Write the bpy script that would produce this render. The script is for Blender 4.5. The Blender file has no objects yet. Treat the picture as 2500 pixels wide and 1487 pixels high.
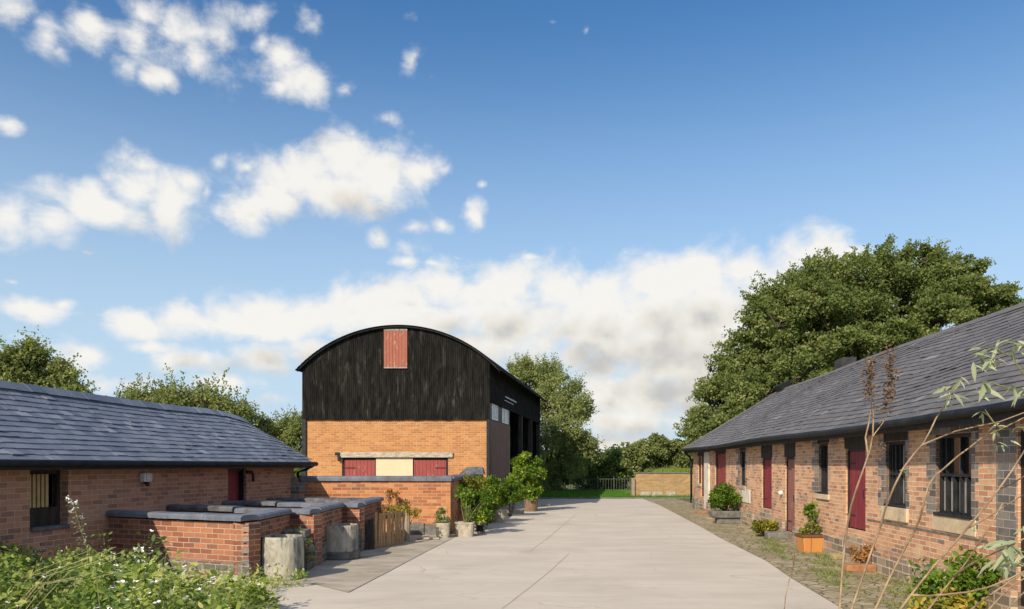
import bpy, math, random
import numpy as np
from mathutils import Vector
random.seed(7)
rng = np.random.RandomState(11)
scene = bpy.context.scene
COL = scene.collection

# ---------------------------------------------------------------- camera
F = 1875.0; CX = 1250.0; HZ = 1135.0; H = 1.65
cam = bpy.data.cameras.new('camera'); camo = bpy.data.objects.new('camera', cam); COL.objects.link(camo)
cam.sensor_width = 36; cam.lens = 36 * F / 2500
cam.shift_y = (HZ - 743.5) / 2500
cam.clip_start = 0.05; cam.clip_end = 4000
camo.location = (0, 0, H); camo.rotation_euler = (math.radians(90), 0, 0)
scene.camera = camo

# ---------------------------------------------------------------- sun, sky, exposure
SUN_AZ = 32.0    # degrees left of straight behind the camera
SUN_EL = 33.0
sd = Vector((-math.sin(math.radians(SUN_AZ)) * math.cos(math.radians(SUN_EL)),
             -math.cos(math.radians(SUN_AZ)) * math.cos(math.radians(SUN_EL)),
             math.sin(math.radians(SUN_EL))))
sun = bpy.data.lights.new('sun', 'SUN'); suno = bpy.data.objects.new('sun', sun); COL.objects.link(suno)
sun.energy = 3.3; sun.angle = math.radians(0.6); sun.color = (1.0, 0.86, 0.67)
suno.rotation_euler = sd.to_track_quat('Z', 'Y').to_euler(); suno.location = (0, -5, 30)
scene.view_settings.view_transform = 'Standard'; scene.view_settings.look = 'None'
scene.view_settings.exposure = 0.80; scene.view_settings.gamma = 1.0
scene.view_settings.use_curve_mapping = False

world = bpy.data.worlds.new('World'); scene.world = world; world.use_nodes = True
SKY_STRENGTH = 0.12
CLOUD_GAIN = .54

def azel(px, py):
    x = (px - CX) / F; z = (HZ - py) / F
    return math.atan2(x, 1.0), math.atan2(z, math.sqrt(1 + x * x))

# clouds: (px, py, half width px, half height px, tilt deg, weakness) measured as directions in the sky
CLOUDS = [
 (120,95,95,70,0,.2),(40,20,80,50,0,.25),(215,65,90,60,0,.15),(150,130,55,40,0,.2),(330,90,90,60,0,.2),(300,160,70,60,0,.45),(350,30,120,60,0,.4),
 (440,90,90,70,0,.2),(480,150,95,70,0,.1),(400,195,80,35,0,.2),(540,100,70,90,0,.3),(600,40,130,60,0,.35),(640,110,60,60,0,.45),
 (700,150,70,60,0,.05),(740,200,95,50,0,.0),(840,225,50,30,0,.2),(760,60,80,60,0,.4),(690,220,60,30,0,.2),
 (1005,140,60,55,0,.4),(1000,40,60,40,0,.6),(1050,185,45,35,0,.55),(1440,80,28,30,0,.6),(1360,60,50,24,0,.75),
 (25,305,60,38,0,.3),
 (30,530,90,65,0,.05),(120,540,110,60,0,.0),(220,490,100,65,0,-.05),(320,460,90,85,0,-.1),(420,500,95,85,0,-.05),(340,400,60,40,0,.15),(470,440,60,50,0,.15),(540,390,42,45,0,.35),(515,460,30,60,0,.45),
 (610,510,80,60,0,-.1),(690,490,90,70,0,-.15),(600,410,60,30,0,.3),(750,430,100,75,0,-.15),(850,400,100,85,0,-.2),(930,420,110,85,0,-.15),(1020,410,80,50,0,.0),(1080,410,50,26,0,.25),(940,290,70,45,0,.4),(860,330,60,30,0,.3),
 (600,580,60,20,0,.75),
 (930,575,55,36,0,.1),(1010,555,60,32,0,.15),(1080,550,50,30,0,.25),(1160,530,50,48,0,.1),(990,635,70,28,0,.15),(1060,645,60,26,0,.25),(1120,625,60,18,0,.4),(1180,455,26,20,0,.6),(1300,625,80,18,0,.5),
 (215,615,45,16,0,.5),(30,690,60,18,0,.3),(60,755,110,42,0,.05),(150,745,60,26,0,.2),
 (340,785,95,50,0,-.05),(430,780,100,50,0,-.1),(560,790,90,55,0,-.1),(640,775,100,60,0,-.2),(760,770,120,65,0,-.25),(880,750,120,70,0,-.3),(980,725,120,70,0,-.3),(1100,710,120,85,0,-.35),
 (1230,705,140,80,0,-.4),(1360,708,130,78,0,-.4),(1480,712,130,75,0,-.35),(1550,770,480,85,0,-.25),(1650,860,300,100,0,-.25),(1000,775,400,50,0,-.2),(600,800,320,36,0,-.1),(250,500,210,62,0,.05),(790,455,240,72,0,.0),(420,110,420,120,0,.5),(1560,960,295,65,0,-.15),(1000,600,120,60,0,.4),(1600,690,130,75,0,-.35),(1710,680,120,80,0,-.35),(1820,660,120,75,0,-.3),(1920,640,110,75,0,-.25),
 (2010,620,100,60,0,-.15),(2080,620,70,30,0,.1),(1970,720,180,90,0,-.25),
 (1250,790,200,70,0,-.35),(1450,790,200,80,0,-.4),(1650,780,200,90,0,-.4),(1850,780,220,120,0,-.35),(1400,870,80,50,0,.0),(1470,890,100,55,0,-.15),
 (1600,890,150,70,0,-.25),(1720,880,130,90,0,-.25),(1530,950,170,50,0,-.15),(1660,960,160,70,0,-.15),(1530,1030,190,50,0,.0),(1500,1090,260,45,0,.1),
 (210,860,120,50,0,.2),(60,830,90,30,0,.4),(480,880,150,40,0,.1),(640,870,130,50,0,.0),(760,860,100,50,0,.0),(300,940,160,45,0,.3),(560,930,180,40,0,.3),(680,970,100,40,0,.45),(380,850,140,30,0,.3),
 (1150,850,200,60,0,-.1),(1300,900,100,50,0,.1),(2400,900,300,60,0,.3),(100,960,200,60,0,.3),(1290,1000,200,60,0,.2),
 (-300,500,300,150,0,0),(-500,850,400,80,0,0),(3000,700,350,120,0,0),(3300,350,250,120,0,.1),(-700,200,250,120,0,.2),
]

def build_world():
    nt = world.node_tree; nt.nodes.clear()
    N = nt.nodes.new; L = nt.links.new
    # density group -------------------------------------------------------
    g = bpy.data.node_groups.new('cloud_density', 'ShaderNodeTree')
    g.interface.new_socket('Vector', in_out='INPUT', socket_type='NodeSocketVector')
    g.interface.new_socket('Density', in_out='OUTPUT', socket_type='NodeSocketFloat')
    g.interface.new_socket('Shade', in_out='OUTPUT', socket_type='NodeSocketFloat')
    gn = g.nodes.new; gl = g.links.new
    gi = gn('NodeGroupInput'); go = gn('NodeGroupOutput')
    # large warp so that the edges of the cloud cells are irregular
    wn = gn('ShaderNodeTexNoise'); wn.inputs['Scale'].default_value = 11; wn.inputs['Detail'].default_value = 4
    wn.inputs['Roughness'].default_value = .6
    gl(gi.outputs[0], wn.inputs['Vector'])
    ws = gn('ShaderNodeVectorMath'); ws.operation = 'SUBTRACT'; ws.inputs[1].default_value = (.5, .5, .5)
    gl(wn.outputs['Color'], ws.inputs[0])
    wm = gn('ShaderNodeVectorMath'); wm.operation = 'MULTIPLY'; wm.inputs[1].default_value = (.034, .022, 0)
    gl(ws.outputs[0], wm.inputs[0])
    wa = gn('ShaderNodeVectorMath'); wa.operation = 'ADD'
    gl(gi.outputs[0], wa.inputs[0]); gl(wm.outputs[0], wa.inputs[1])
    prev = None
    # bright clouds added out of view to lift shadows: azimuth, elevation, half sizes (radians)
    FILL_CLOUDS = [(1.75,.55,.55,.22),(2.5,.85,.7,.25),(-1.75,.75,.6,.25),(-2.45,.95,.6,.22),(3.0,.35,.5,.15),(-2.9,.40,.4,.15),(1.2,1.05,.8,.16),(-.9,1.15,.9,.14),(0,1.42,3.2,.16),(1.45,.18,.35,.10),(-1.5,.25,.3,.12)]
    CL = [(azel(c[0], c[1]), c[2] / F * math.cos(azel(c[0], c[1])[0]) ** 2, c[3] / F * math.cos(azel(c[0], c[1])[0]), max(c[5], -.28 if c[2] > 290 else -.06) + (.12 if c[2] < 62 and c[3] < 50 else 0)) for c in CLOUDS]
    CL += [((a, e), rx, ry, 0) for a, e, rx, ry in FILL_CLOUDS]
    for (a, e), rx, ry, weak in CL:
        m0 = gn('ShaderNodeVectorMath'); m0.operation = 'SUBTRACT'; m0.inputs[1].default_value = (a, e, 0)
        gl(wa.outputs[0], m0.inputs[0])
        m = gn('ShaderNodeVectorMath'); m.operation = 'DIVIDE'; m.inputs[1].default_value = (rx * 1.12, ry * 1.12, 1)
        gl(m0.outputs[0], m.inputs[0])
        ln = gn('ShaderNodeVectorMath'); ln.operation = 'LENGTH'; gl(m.outputs[0], ln.inputs[0])
        ad = gn('ShaderNodeMath'); ad.operation = 'ADD'; ad.inputs[1].default_value = weak; gl(ln.outputs['Value'], ad.inputs[0])
        if prev is None: prev = ad
        else:
            mn = gn('ShaderNodeMath'); mn.operation = 'SMOOTH_MIN'; mn.inputs[2].default_value = .10
            gl(prev.outputs[0], mn.inputs[0]); gl(ad.outputs[0], mn.inputs[1]); prev = mn
    inv = gn('ShaderNodeMath'); inv.operation = 'SUBTRACT'; inv.inputs[0].default_value = 1.0; gl(prev.outputs[0], inv.inputs[1])
    mp = gn('ShaderNodeMapping'); mp.inputs['Scale'].default_value = (1, 1.35, 1); gl(gi.outputs[0], mp.inputs['Vector'])
    n1 = gn('ShaderNodeTexNoise'); n1.inputs['Scale'].default_value = 14; n1.inputs['Detail'].default_value = 9
    n1.inputs['Roughness'].default_value = .66; n1.inputs['Distortion'].default_value = .25
    gl(mp.outputs[0], n1.inputs['Vector'])
    s1 = gn('ShaderNodeMath'); s1.operation = 'SUBTRACT'; s1.inputs[1].default_value = .5; gl(n1.outputs[0], s1.inputs[0])
    s2 = gn('ShaderNodeMath'); s2.operation = 'MULTIPLY_ADD'; s2.inputs[1].default_value = 1.6
    gl(s1.outputs[0], s2.inputs[0]); gl(inv.outputs[0], s2.inputs[2])
    vo = gn('ShaderNodeTexVoronoi'); vo.feature = 'SMOOTH_F1'; vo.inputs['Scale'].default_value = 15; vo.inputs['Detail'].default_value = 2.5
    vo.inputs['Roughness'].default_value = .55; vo.inputs['Smoothness'].default_value = .6; vo.voronoi_dimensions = '2D'; gl(wa.outputs[0], vo.inputs['Vector'])
    s3 = gn('ShaderNodeMath'); s3.operation = 'MULTIPLY_ADD'; s3.inputs[1].default_value = -.5; gl(vo.outputs['Distance'], s3.inputs[0])
    s4 = gn('ShaderNodeMath'); s4.operation = 'ADD'; s4.inputs[1].default_value = .27; gl(s2.outputs[0], s4.inputs[0]); gl(s4.outputs[0], s3.inputs[2])
    gl(s3.outputs[0], go.inputs[0])
    s5 = gn('ShaderNodeMath'); s5.operation = 'MULTIPLY_ADD'; s5.inputs[1].default_value = .3
    gl(s1.outputs[0], s5.inputs[0]); gl(inv.outputs[0], s5.inputs[2])
    s6 = gn('ShaderNodeMath'); s6.operation = 'MULTIPLY_ADD'; s6.inputs[1].default_value = -.35; gl(vo.outputs['Distance'], s6.inputs[0]); gl(s5.outputs[0], s6.inputs[2])
    gl(s6.outputs[0], go.inputs[1])
    # ---------------------------------------------------------------------
    tc = N('ShaderNodeTexCoord'); sep = N('ShaderNodeSeparateXYZ'); L(tc.outputs['Generated'], sep.inputs[0])
    az = N('ShaderNodeMath'); az.operation = 'ARCTAN2'; L(sep.outputs[0], az.inputs[0]); L(sep.outputs[1], az.inputs[1])
    el = N('ShaderNodeMath'); el.operation = 'ARCSINE'; L(sep.outputs[2], el.inputs[0])
    cmb = N('ShaderNodeCombineXYZ'); L(az.outputs[0], cmb.inputs[0]); L(el.outputs[0], cmb.inputs[1])
    def dens(off=None, k=0):
        v = cmb.outputs[0]
        if off:
            a = N('ShaderNodeVectorMath'); a.operation = 'ADD'; a.inputs[1].default_value = off; L(v, a.inputs[0]); v = a.outputs[0]
        d = N('ShaderNodeGroup'); d.node_tree = g; L(v, d.inputs[0]); return d.outputs[k]
    d0 = dens(); d1 = dens((-.006, .052, 0), 1)
    def nz(off):
        a = N('ShaderNodeVectorMath'); a.operation = 'ADD'; a.inputs[1].default_value = off; L(cmb.outputs[0], a.inputs[0])
        n = N('ShaderNodeTexNoise'); n.inputs['Scale'].default_value = 19; n.inputs['Detail'].default_value = 5; n.inputs['Roughness'].default_value = .5
        L(a.outputs[0], n.inputs['Vector']); return n.outputs[0]
    rl = N('ShaderNodeMath'); rl.operation = 'SUBTRACT'; L(nz((-.006, .013, 0)), rl.inputs[0]); L(nz((0, 0, 0)), rl.inputs[1])
    rs = N('ShaderNodeMath'); rs.operation = 'MULTIPLY_ADD'; rs.inputs[1].default_value = 1.0; L(rl.outputs[0], rs.inputs[0]); L(d1, rs.inputs[2]); d1 = rs.outputs[0]
    al = N('ShaderNodeMapRange'); al.interpolation_type = 'SMOOTHSTEP'
    al.inputs['From Min'].default_value = -.14; al.inputs['From Max'].default_value = .70; L(d0, al.inputs['Value'])
    sh = N('ShaderNodeMapRange'); sh.interpolation_type = 'SMOOTHSTEP'
    sh.inputs['From Min'].default_value = .0; sh.inputs['From Max'].default_value = 1.15; L(d1, sh.inputs['Value'])
    cr = N('ShaderNodeValToRGB'); L(sh.outputs[0], cr.inputs[0])
    cr.color_ramp.elements[0].color = (1.0, .975, .925, 1); cr.color_ramp.elements[1].color = (.58, .575, .565, 1)
    e = cr.color_ramp.elements.new(.5); e.color = (.86, .82, .745, 1)
    cs = N('ShaderNodeVectorMath'); cs.operation = 'SCALE'; cs.inputs['Scale'].default_value = 1 / SKY_STRENGTH * CLOUD_GAIN; L(cr.outputs[0], cs.inputs[0])
    sky = N('ShaderNodeTexSky'); sky.sky_type = 'NISHITA'; sky.sun_disc = False
    sky.sun_elevation = math.radians(SUN_EL); sky.sun_rotation = math.radians(180 + SUN_AZ)
    sky.air_density = 1.0; sky.dust_density = .6; sky.ozone_density = 2.2
    hs = N('ShaderNodeHueSaturation'); hs.inputs['Saturation'].default_value = 1.26; hs.inputs['Value'].default_value = .72
    L(sky.outputs[0], hs.inputs['Color'])
    # thin veil whitening the low sky
    veil = N('ShaderNodeMapRange'); veil.inputs['From Min'].default_value = .0; veil.inputs['From Max'].default_value = .56; veil.interpolation_type = 'SMOOTHSTEP'
    veil.inputs['To Min'].default_value = .95; veil.inputs['To Max'].default_value = .0; L(el.outputs[0], veil.inputs['Value'])
    mxv = N('ShaderNodeMix'); mxv.data_type = 'RGBA'; L(veil.outputs[0], mxv.inputs[0]); L(hs.outputs[0], mxv.inputs[6])
    mxv.inputs[7].default_value = (.31 / SKY_STRENGTH, .40 / SKY_STRENGTH, .49 / SKY_STRENGTH, 1)
    am = N('ShaderNodeMath'); am.operation = 'MULTIPLY'; am.inputs[1].default_value = .97; L(al.outputs[0], am.inputs[0])
    mx = N('ShaderNodeMix'); mx.data_type = 'RGBA'; L(am.outputs[0], mx.inputs[0]); L(mxv.outputs[2], mx.inputs[6]); L(cs.outputs[0], mx.inputs[7])
    bg = N('ShaderNodeBackground'); bg.inputs['Strength'].default_value = SKY_STRENGTH; L(mx.outputs[2], bg.inputs[0])
    out = N('ShaderNodeOutputWorld'); L(bg.outputs[0], out.inputs[0])
build_world()
world.cycles.sampling_method = 'MANUAL'; world.cycles.sample_map_resolution = 512

# ---------------------------------------------------------------- materials
def newmat(name):
    m = bpy.data.materials.new(name); m.use_nodes = True
    nt = m.node_tree; nt.nodes.clear()
    out = nt.nodes.new('ShaderNodeOutputMaterial'); p = nt.nodes.new('ShaderNodeBsdfPrincipled')
    nt.links.new(p.outputs[0], out.inputs[0])
    return m, nt, p, out
def ramp(nt, stops, interp='LINEAR'):
    r = nt.nodes.new('ShaderNodeValToRGB'); r.color_ramp.interpolation = interp
    els = r.color_ramp.elements
    els[0].position = stops[0][0]; els[0].color = (*stops[0][1], 1)
    els[1].position = stops[-1][0]; els[1].color = (*stops[-1][1], 1)
    for p, c in stops[1:-1]:
        e = els.new(p); e.color = (*c, 1)
    return r
def noise(nt, src, scale, detail=6, rough=.6, vscale=None, dist=0):
    n = nt.nodes.new('ShaderNodeTexNoise'); n.inputs['Scale'].default_value = scale
    n.inputs['Detail'].default_value = detail; n.inputs['Roughness'].default_value = rough; n.inputs['Distortion'].default_value = dist
    if vscale:
        mp = nt.nodes.new('ShaderNodeMapping'); mp.inputs['Scale'].default_value = vscale
        nt.links.new(src, mp.inputs[0]); src = mp.outputs[0]
    nt.links.new(src, n.inputs['Vector']); return n
def mix(nt, fac, a, b, mode='MIX'):
    m = nt.nodes.new('ShaderNodeMix'); m.data_type = 'RGBA'; m.blend_type = mode
    for s, v in ((m.inputs[0], fac), (m.inputs[6], a), (m.inputs[7], b)):
        if hasattr(v, 'links') or hasattr(v, 'is_output'): nt.links.new(v, s)
        elif isinstance(v, (int, float)): s.default_value = v
        else: s.default_value = (*v, 1)
    return m.outputs[2]
def bump(nt, p, h, dist=.01, strength=.6):
    b = nt.nodes.new('ShaderNodeBump'); b.inputs['Distance'].default_value = dist; b.inputs['Strength'].default_value = strength
    nt.links.new(h, b.inputs['Height']); nt.links.new(b.outputs[0], p.inputs['Normal']); return b
def mapr(nt, v, a, b, c=0, d=1, smooth=True):
    m = nt.nodes.new('ShaderNodeMapRange'); nt.links.new(v, m.inputs['Value'])
    if smooth: m.interpolation_type = 'SMOOTHSTEP'
    m.inputs['From Min'].default_value = a; m.inputs['From Max'].default_value = b
    m.inputs['To Min'].default_value = c; m.inputs['To Max'].default_value = d
    return m.outputs[0]
def tco(nt, which='Object'):
    t = nt.nodes.new('ShaderNodeTexCoord'); return t.outputs[which]

def brick_mat(name, palette, mortar, stain=(.30,.27,.24), stain_amt=.35, pale=(.6,.55,.48), pale_amt=.2, w=.225, h=.075, mort=.011, dark_low=0.0):
    m, nt, p, out = newmat(name)
    geo = nt.nodes.new('ShaderNodeNewGeometry'); pos = geo.outputs['Position']
    uv = tco(nt, 'UV')
    wn = noise(nt, pos, 4.0, 3)
    sb = nt.nodes.new('ShaderNodeVectorMath'); sb.operation = 'SUBTRACT'; sb.inputs[1].default_value = (.5, .5, .5); nt.links.new(wn.outputs['Color'], sb.inputs[0])
    sc = nt.nodes.new('ShaderNodeVectorMath'); sc.operation = 'SCALE'; sc.inputs['Scale'].default_value = .018; nt.links.new(sb.outputs[0], sc.inputs[0])
    ad = nt.nodes.new('ShaderNodeVectorMath'); nt.links.new(uv, ad.inputs[0]); nt.links.new(sc.outputs[0], ad.inputs[1])
    br = nt.nodes.new('ShaderNodeTexBrick'); nt.links.new(ad.outputs[0], br.inputs['Vector'])
    br.inputs['Color1'].default_value = (0, 0, 0, 1); br.inputs['Color2'].default_value = (1, 1, 1, 1); br.inputs['Mortar'].default_value = (.5, .5, .5, 1)
    br.inputs['Scale'].default_value = 1; br.inputs['Mortar Size'].default_value = mort * .5; br.inputs['Mortar Smooth'].default_value = .25
    br.inputs['Brick Width'].default_value = w; br.inputs['Row Height'].default_value = h
    rp = ramp(nt, palette); nt.links.new(br.outputs['Color'], rp.inputs[0])
    n2 = noise(nt, pos, 30, 5)
    col = mix(nt, 1.0, rp.outputs[0], mix(nt, n2.outputs[0], (.62,.62,.62), (1.35,1.32,1.3)), 'MULTIPLY')
    mn = noise(nt, pos, 5, 5)
    mcol = mix(nt, mn.outputs[0], tuple(c * .55 for c in mortar), tuple(min(1, c * 1.3) for c in mortar))
    col = mix(nt, br.outputs['Fac'], col, mcol)
    n3 = noise(nt, pos, 1.3, 7, .65, dist=.4)
    col = mix(nt, mapr(nt, n3.outputs[0], .50, .72, 0, stain_amt), col, stain)
    n4 = noise(nt, pos, 2.3, 8, .7, vscale=(1, 1, .8))
    col = mix(nt, mapr(nt, n4.outputs[0], .56, .74, 0, pale_amt), col, pale)
    if dark_low > 0:
        sep = nt.nodes.new('ShaderNodeSeparateXYZ'); nt.links.new(pos, sep.inputs[0])
        zz = nt.nodes.new('ShaderNodeMath'); zz.operation = 'MULTIPLY_ADD'; zz.inputs[1].default_value = .5
        nt.links.new(n3.outputs[0], zz.inputs[0]); nt.links.new(sep.outputs[2], zz.inputs[2])
        col = mix(nt, mapr(nt, zz.outputs[0], .35, .75, dark_low, 0), col, stain)
    nt.links.new(col, p.inputs['Base Color']); p.inputs['Roughness'].default_value = .9
    iv = nt.nodes.new('ShaderNodeMath'); iv.operation = 'SUBTRACT'; iv.inputs[0].default_value = 1; nt.links.new(br.outputs['Fac'], iv.inputs[1])
    ha = nt.nodes.new('ShaderNodeMath'); ha.operation = 'MULTIPLY_ADD'; ha.inputs[1].default_value = .45
    nt.links.new(n2.outputs[0], ha.inputs[0]); nt.links.new(iv.outputs[0], ha.inputs[2])
    bump(nt, p, ha.outputs[0], .008, .9)
    return m

def rough_mat(name, a, b, scale=4, rough=.85, c=None, cscale=1.2, vscale=None, bdist=.01, bscale=25, metallic=0, camt=(.52,.7), spec=.3):
    """two-tone mottled material, optional third patchy tone"""
    m, nt, p, out = newmat(name)
    geo = nt.nodes.new('ShaderNodeNewGeometry'); pos = geo.outputs['Position']
    n = noise(nt, pos, scale, 8, .62, vscale)
    col = mix(nt, mapr(nt, n.outputs[0], .32, .68), a, b)
    if c is not None:
        n2 = noise(nt, pos, cscale, 8, .68, vscale, .3)
        col = mix(nt, mapr(nt, n2.outputs[0], camt[0], camt[1]), col, c)
    nt.links.new(col, p.inputs['Base Color']); p.inputs['Roughness'].default_value = rough
    p.inputs['Metallic'].default_value = metallic; p.inputs['Specular IOR Level'].default_value = spec
    nb = noise(nt, pos, bscale, 6, .65, vscale)
    bump(nt, p, nb.outputs[0], bdist, .6)
    return m

def leaf_mat(name, stops, trans=.35, rough=.55, spec=.25):
    m, nt, p, out = newmat(name)
    at = nt.nodes.new('ShaderNodeAttribute'); at.attribute_name = 'tint'
    rp = ramp(nt, stops); nt.links.new(at.outputs['Fac'], rp.inputs[0])
    nt.links.new(rp.outputs[0], p.inputs['Base Color']); p.inputs['Roughness'].default_value = rough; p.inputs['Specular IOR Level'].default_value = spec
    tr = nt.nodes.new('ShaderNodeBsdfTranslucent')
    tcx = mix(nt, 1.0, rp.outputs[0], (1.25, 1.3, .6), 'MULTIPLY'); nt.links.new(tcx, tr.inputs[0])
    ms = nt.nodes.new('ShaderNodeMixShader'); ms.inputs[0].default_value = trans
    nt.links.new(p.outputs[0], ms.inputs[1]); nt.links.new(tr.outputs[0], ms.inputs[2]); nt.links.new(ms.outputs[0], out.inputs[0])
    return m

def slate_mat(name, stops, lichen, rough=.5, spec=.5, lich_amt=.4):
    m, nt, p, out = newmat(name)
    at = nt.nodes.new('ShaderNodeAttribute'); at.attribute_name = 'tint'
    geo = nt.nodes.new('ShaderNodeNewGeometry'); pos = geo.outputs['Position']
    rp = ramp(nt, stops); nt.links.new(at.outputs['Fac'], rp.inputs[0])
    n = noise(nt, pos, 14, 7, .65)
    col = mix(nt, 1.0, rp.outputs[0], mix(nt, n.outputs[0], (.6,.6,.6), (1.4,1.4,1.4)), 'MULTIPLY')
    n2 = noise(nt, pos, 1.1, 8, .7, dist=.5)
    col = mix(nt, mapr(nt, n2.outputs[0], .5, .75, 0, lich_amt), col, lichen)
    n3 = noise(nt, pos, 11, 4, .6)
    col = mix(nt, mapr(nt, n3.outputs[0], .66, .74, 0, .55), col, (.34,.33,.27))
    nt.links.new(col, p.inputs['Base Color']); p.inputs['Roughness'].default_value = rough; p.inputs['Specular IOR Level'].default_value = spec
    bump(nt, p, n.outputs[0], .004, .5)
    return m

def wood_paint(name, a, b, wear, wear_amt=.35, plank=.14, rough=.6):
    m, nt, p, out = newmat(name)
    geo = nt.nodes.new('ShaderNodeNewGeometry'); pos = geo.outputs['Position']; uv = tco(nt, 'UV')
    n = noise(nt, pos, 3, 7, .65, (3, 3, .6))
    col = mix(nt, n.outputs[0], a, b)
    n2 = noise(nt, pos, 5, 9, .72, (2.5, 2.5, .7), .3)
    col = mix(nt, mapr(nt, n2.outputs[0], .55, .68, 0, wear_amt), col, wear)
    sp = nt.nodes.new('ShaderNodeSeparateXYZ'); nt.links.new(uv, sp.inputs[0])
    md = nt.nodes.new('ShaderNodeMath'); md.operation = 'PINGPONG'; md.inputs[1].default_value = plank / 2; nt.links.new(sp.outputs[0], md.inputs[0])
    gr = mapr(nt, md.outputs[0], .002, .007)
    col = mix(nt, gr, tuple(c * .3 for c in a), col)
    nt.links.new(col, p.inputs['Base Color']); p.inputs['Roughness'].default_value = rough
    bump(nt, p, gr, .006, .8)
    return m

M = {}
M['brick_barn'] = brick_mat('barn brick', [(0,(.36,.15,.055)),(.5,(.45,.205,.072)),(.85,(.50,.245,.09)),(1,(.33,.14,.06))], (.56,.36,.19), stain=(.30,.14,.07), stain_amt=.35, pale=(.60,.38,.20), pale_amt=.4, h=.078, mort=.017)
M['brick_yard'] = brick_mat('yard wall brick', [(0,(.30,.10,.045)),(.5,(.48,.19,.075)),(.9,(.55,.25,.10)),(1,(.20,.09,.055))], (.58,.42,.27), stain=(.33,.15,.08), stain_amt=.3, pale=(.6,.4,.24), pale_amt=.25)
M['brick_pen'] = brick_mat('pen brick', [(0,(.19,.065,.04)),(.45,(.32,.12,.064)),(.85,(.40,.17,.09)),(1,(.12,.065,.05))], (.48,.38,.28), stain=(.15,.10,.08), stain_amt=.35, pale=(.5,.32,.22), pale_amt=.3, mort=.014, dark_low=.5)
M['brick_sty'] = brick_mat('sty brick', [(0,(.29,.14,.09)),(.5,(.42,.215,.135)),(.85,(.48,.265,.17)),(1,(.20,.12,.10))], (.56,.44,.33), stain=(.24,.15,.12), stain_amt=.35, pale=(.5,.36,.27), pale_amt=.35, mort=.012)
M['brick_stable'] = brick_mat('stable brick', [(0,(.34,.16,.09)),(.3,(.55,.28,.15)),(.8,(.64,.37,.215)),(.93,(.50,.22,.11)),(1,(.17,.14,.13))], (.68,.56,.40), stain=(.20,.16,.14), stain_amt=.7, pale=(.68,.55,.39), pale_amt=.65, w=.205, h=.066, mort=.016, dark_low=.8)
M['brick_blue'] = brick_mat('blue engineering brick', [(0,(.085,.082,.085)),(.5,(.145,.14,.14)),(.85,(.24,.21,.185)),(1,(.36,.22,.15))], (.46,.40,.32), stain=(.30,.23,.17), stain_amt=.55, pale=(.4,.37,.32), pale_amt=.3, w=.24, h=.09)
M['brick_low'] = brick_mat('low wall brick', [(0,(.30,.19,.09)),(.5,(.42,.28,.13)),(1,(.34,.18,.08))], (.45,.36,.22), stain=(.22,.19,.09), stain_amt=.5, pale=(.5,.42,.28), pale_amt=.3)
M['rubble'] = brick_mat('rubble stone', [(0,(.13,.105,.09)),(.4,(.27,.21,.155)),(.75,(.40,.32,.23)),(.9,(.42,.22,.13)),(1,(.13,.12,.12))], (.50,.42,.31), stain=(.17,.145,.10), stain_amt=.5, pale=(.5,.44,.34), pale_amt=.5, w=.30, h=.12, mort=.03)
M['cladding'] = rough_mat('black tarred sheet', (.004,.0045,.004), (.017,.016,.014), 3, .85, (.095,.10,.09), 1.6, (3.6, 3.6, .7), .004, 14, camt=(.53,.84), spec=.12)
M['roofblack'] = rough_mat('black tarred roof', (.006,.006,.006), (.014,.014,.013), 3, .95, None, 1, None, .004, 14, spec=.05)
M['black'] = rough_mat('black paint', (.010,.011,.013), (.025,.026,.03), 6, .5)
M['gutter'] = rough_mat('black gutter paint', (.008,.010,.013), (.02,.022,.026), 5, .6, spec=.2)
M['darkwood'] = rough_mat('dark timber', (.018,.015,.013), (.05,.042,.036), 4, .8, None, 1, (3,3,.5))
M['brownboard'] = rough_mat('weathered brown boarding', (.12,.075,.062), (.20,.135,.115), 5, .85, (.065,.05,.045), 2, (4,4,.6), camt=(.55,.7))
M['lintel'] = rough_mat('weathered oak lintel', (.28,.25,.20), (.50,.47,.39), 5, .85, (.16,.16,.12), 3, (1,1,4))
M['coping'] = rough_mat('blue coping brick', (.105,.12,.155), (.165,.185,.23), 4, .55, (.10,.095,.09), 3, None, .004, 20, spec=.4)
M['coping_dark'] = rough_mat('dark coping', (.06,.065,.075), (.13,.14,.16), 5, .5, (.2,.2,.19), 3)
M['red'] = wood_paint('dark red paint', (.15,.012,.022), (.26,.024,.038), (.30,.15,.13), .55, .16)
M['red_faded'] = wood_paint('faded red paint', (.20,.03,.028), (.30,.055,.045), (.38,.20,.16), .8, .13)
M['red_worn'] = wood_paint('worn red paint', (.20,.06,.055), (.30,.13,.11), (.33,.25,.20), .9, .12, .8)
M['rust'] = wood_paint('rusty red shutter', (.26,.075,.045), (.36,.13,.08), (.50,.36,.28), .9, .11, .8)
M['cream'] = rough_mat('cream board', (.55,.475,.31), (.60,.52,.35), 1.5, .6, None, 1, None, .001, 10)
M['cream_slat'] = rough_mat('cream slat', (.42,.30,.14), (.55,.42,.22), 6, .7)
M['chimney'] = rough_mat('sooty chimney', (.03,.03,.033), (.06,.058,.06), 5, .9)
M['glass'] = rough_mat('dark dusty glass', (.008,.010,.013), (.02,.024,.03), 3, .12, spec=.6, bdist=.0004)
M['glass_pale'] = rough_mat('pale dusty glass', (.48,.50,.52), (.66,.67,.66), 3, .25, (.25,.28,.30), 2.0, bdist=.0005, camt=(.5,.6))
M['greyboard'] = rough_mat('grey board', (.20,.195,.175), (.38,.365,.32), 6, .8, (.10,.10,.09), 3, (5,5,.6))
M['sill'] = rough_mat('cream stone sill', (.48,.37,.24), (.62,.50,.34), 5, .8, (.33,.27,.19), 2.5)
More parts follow.
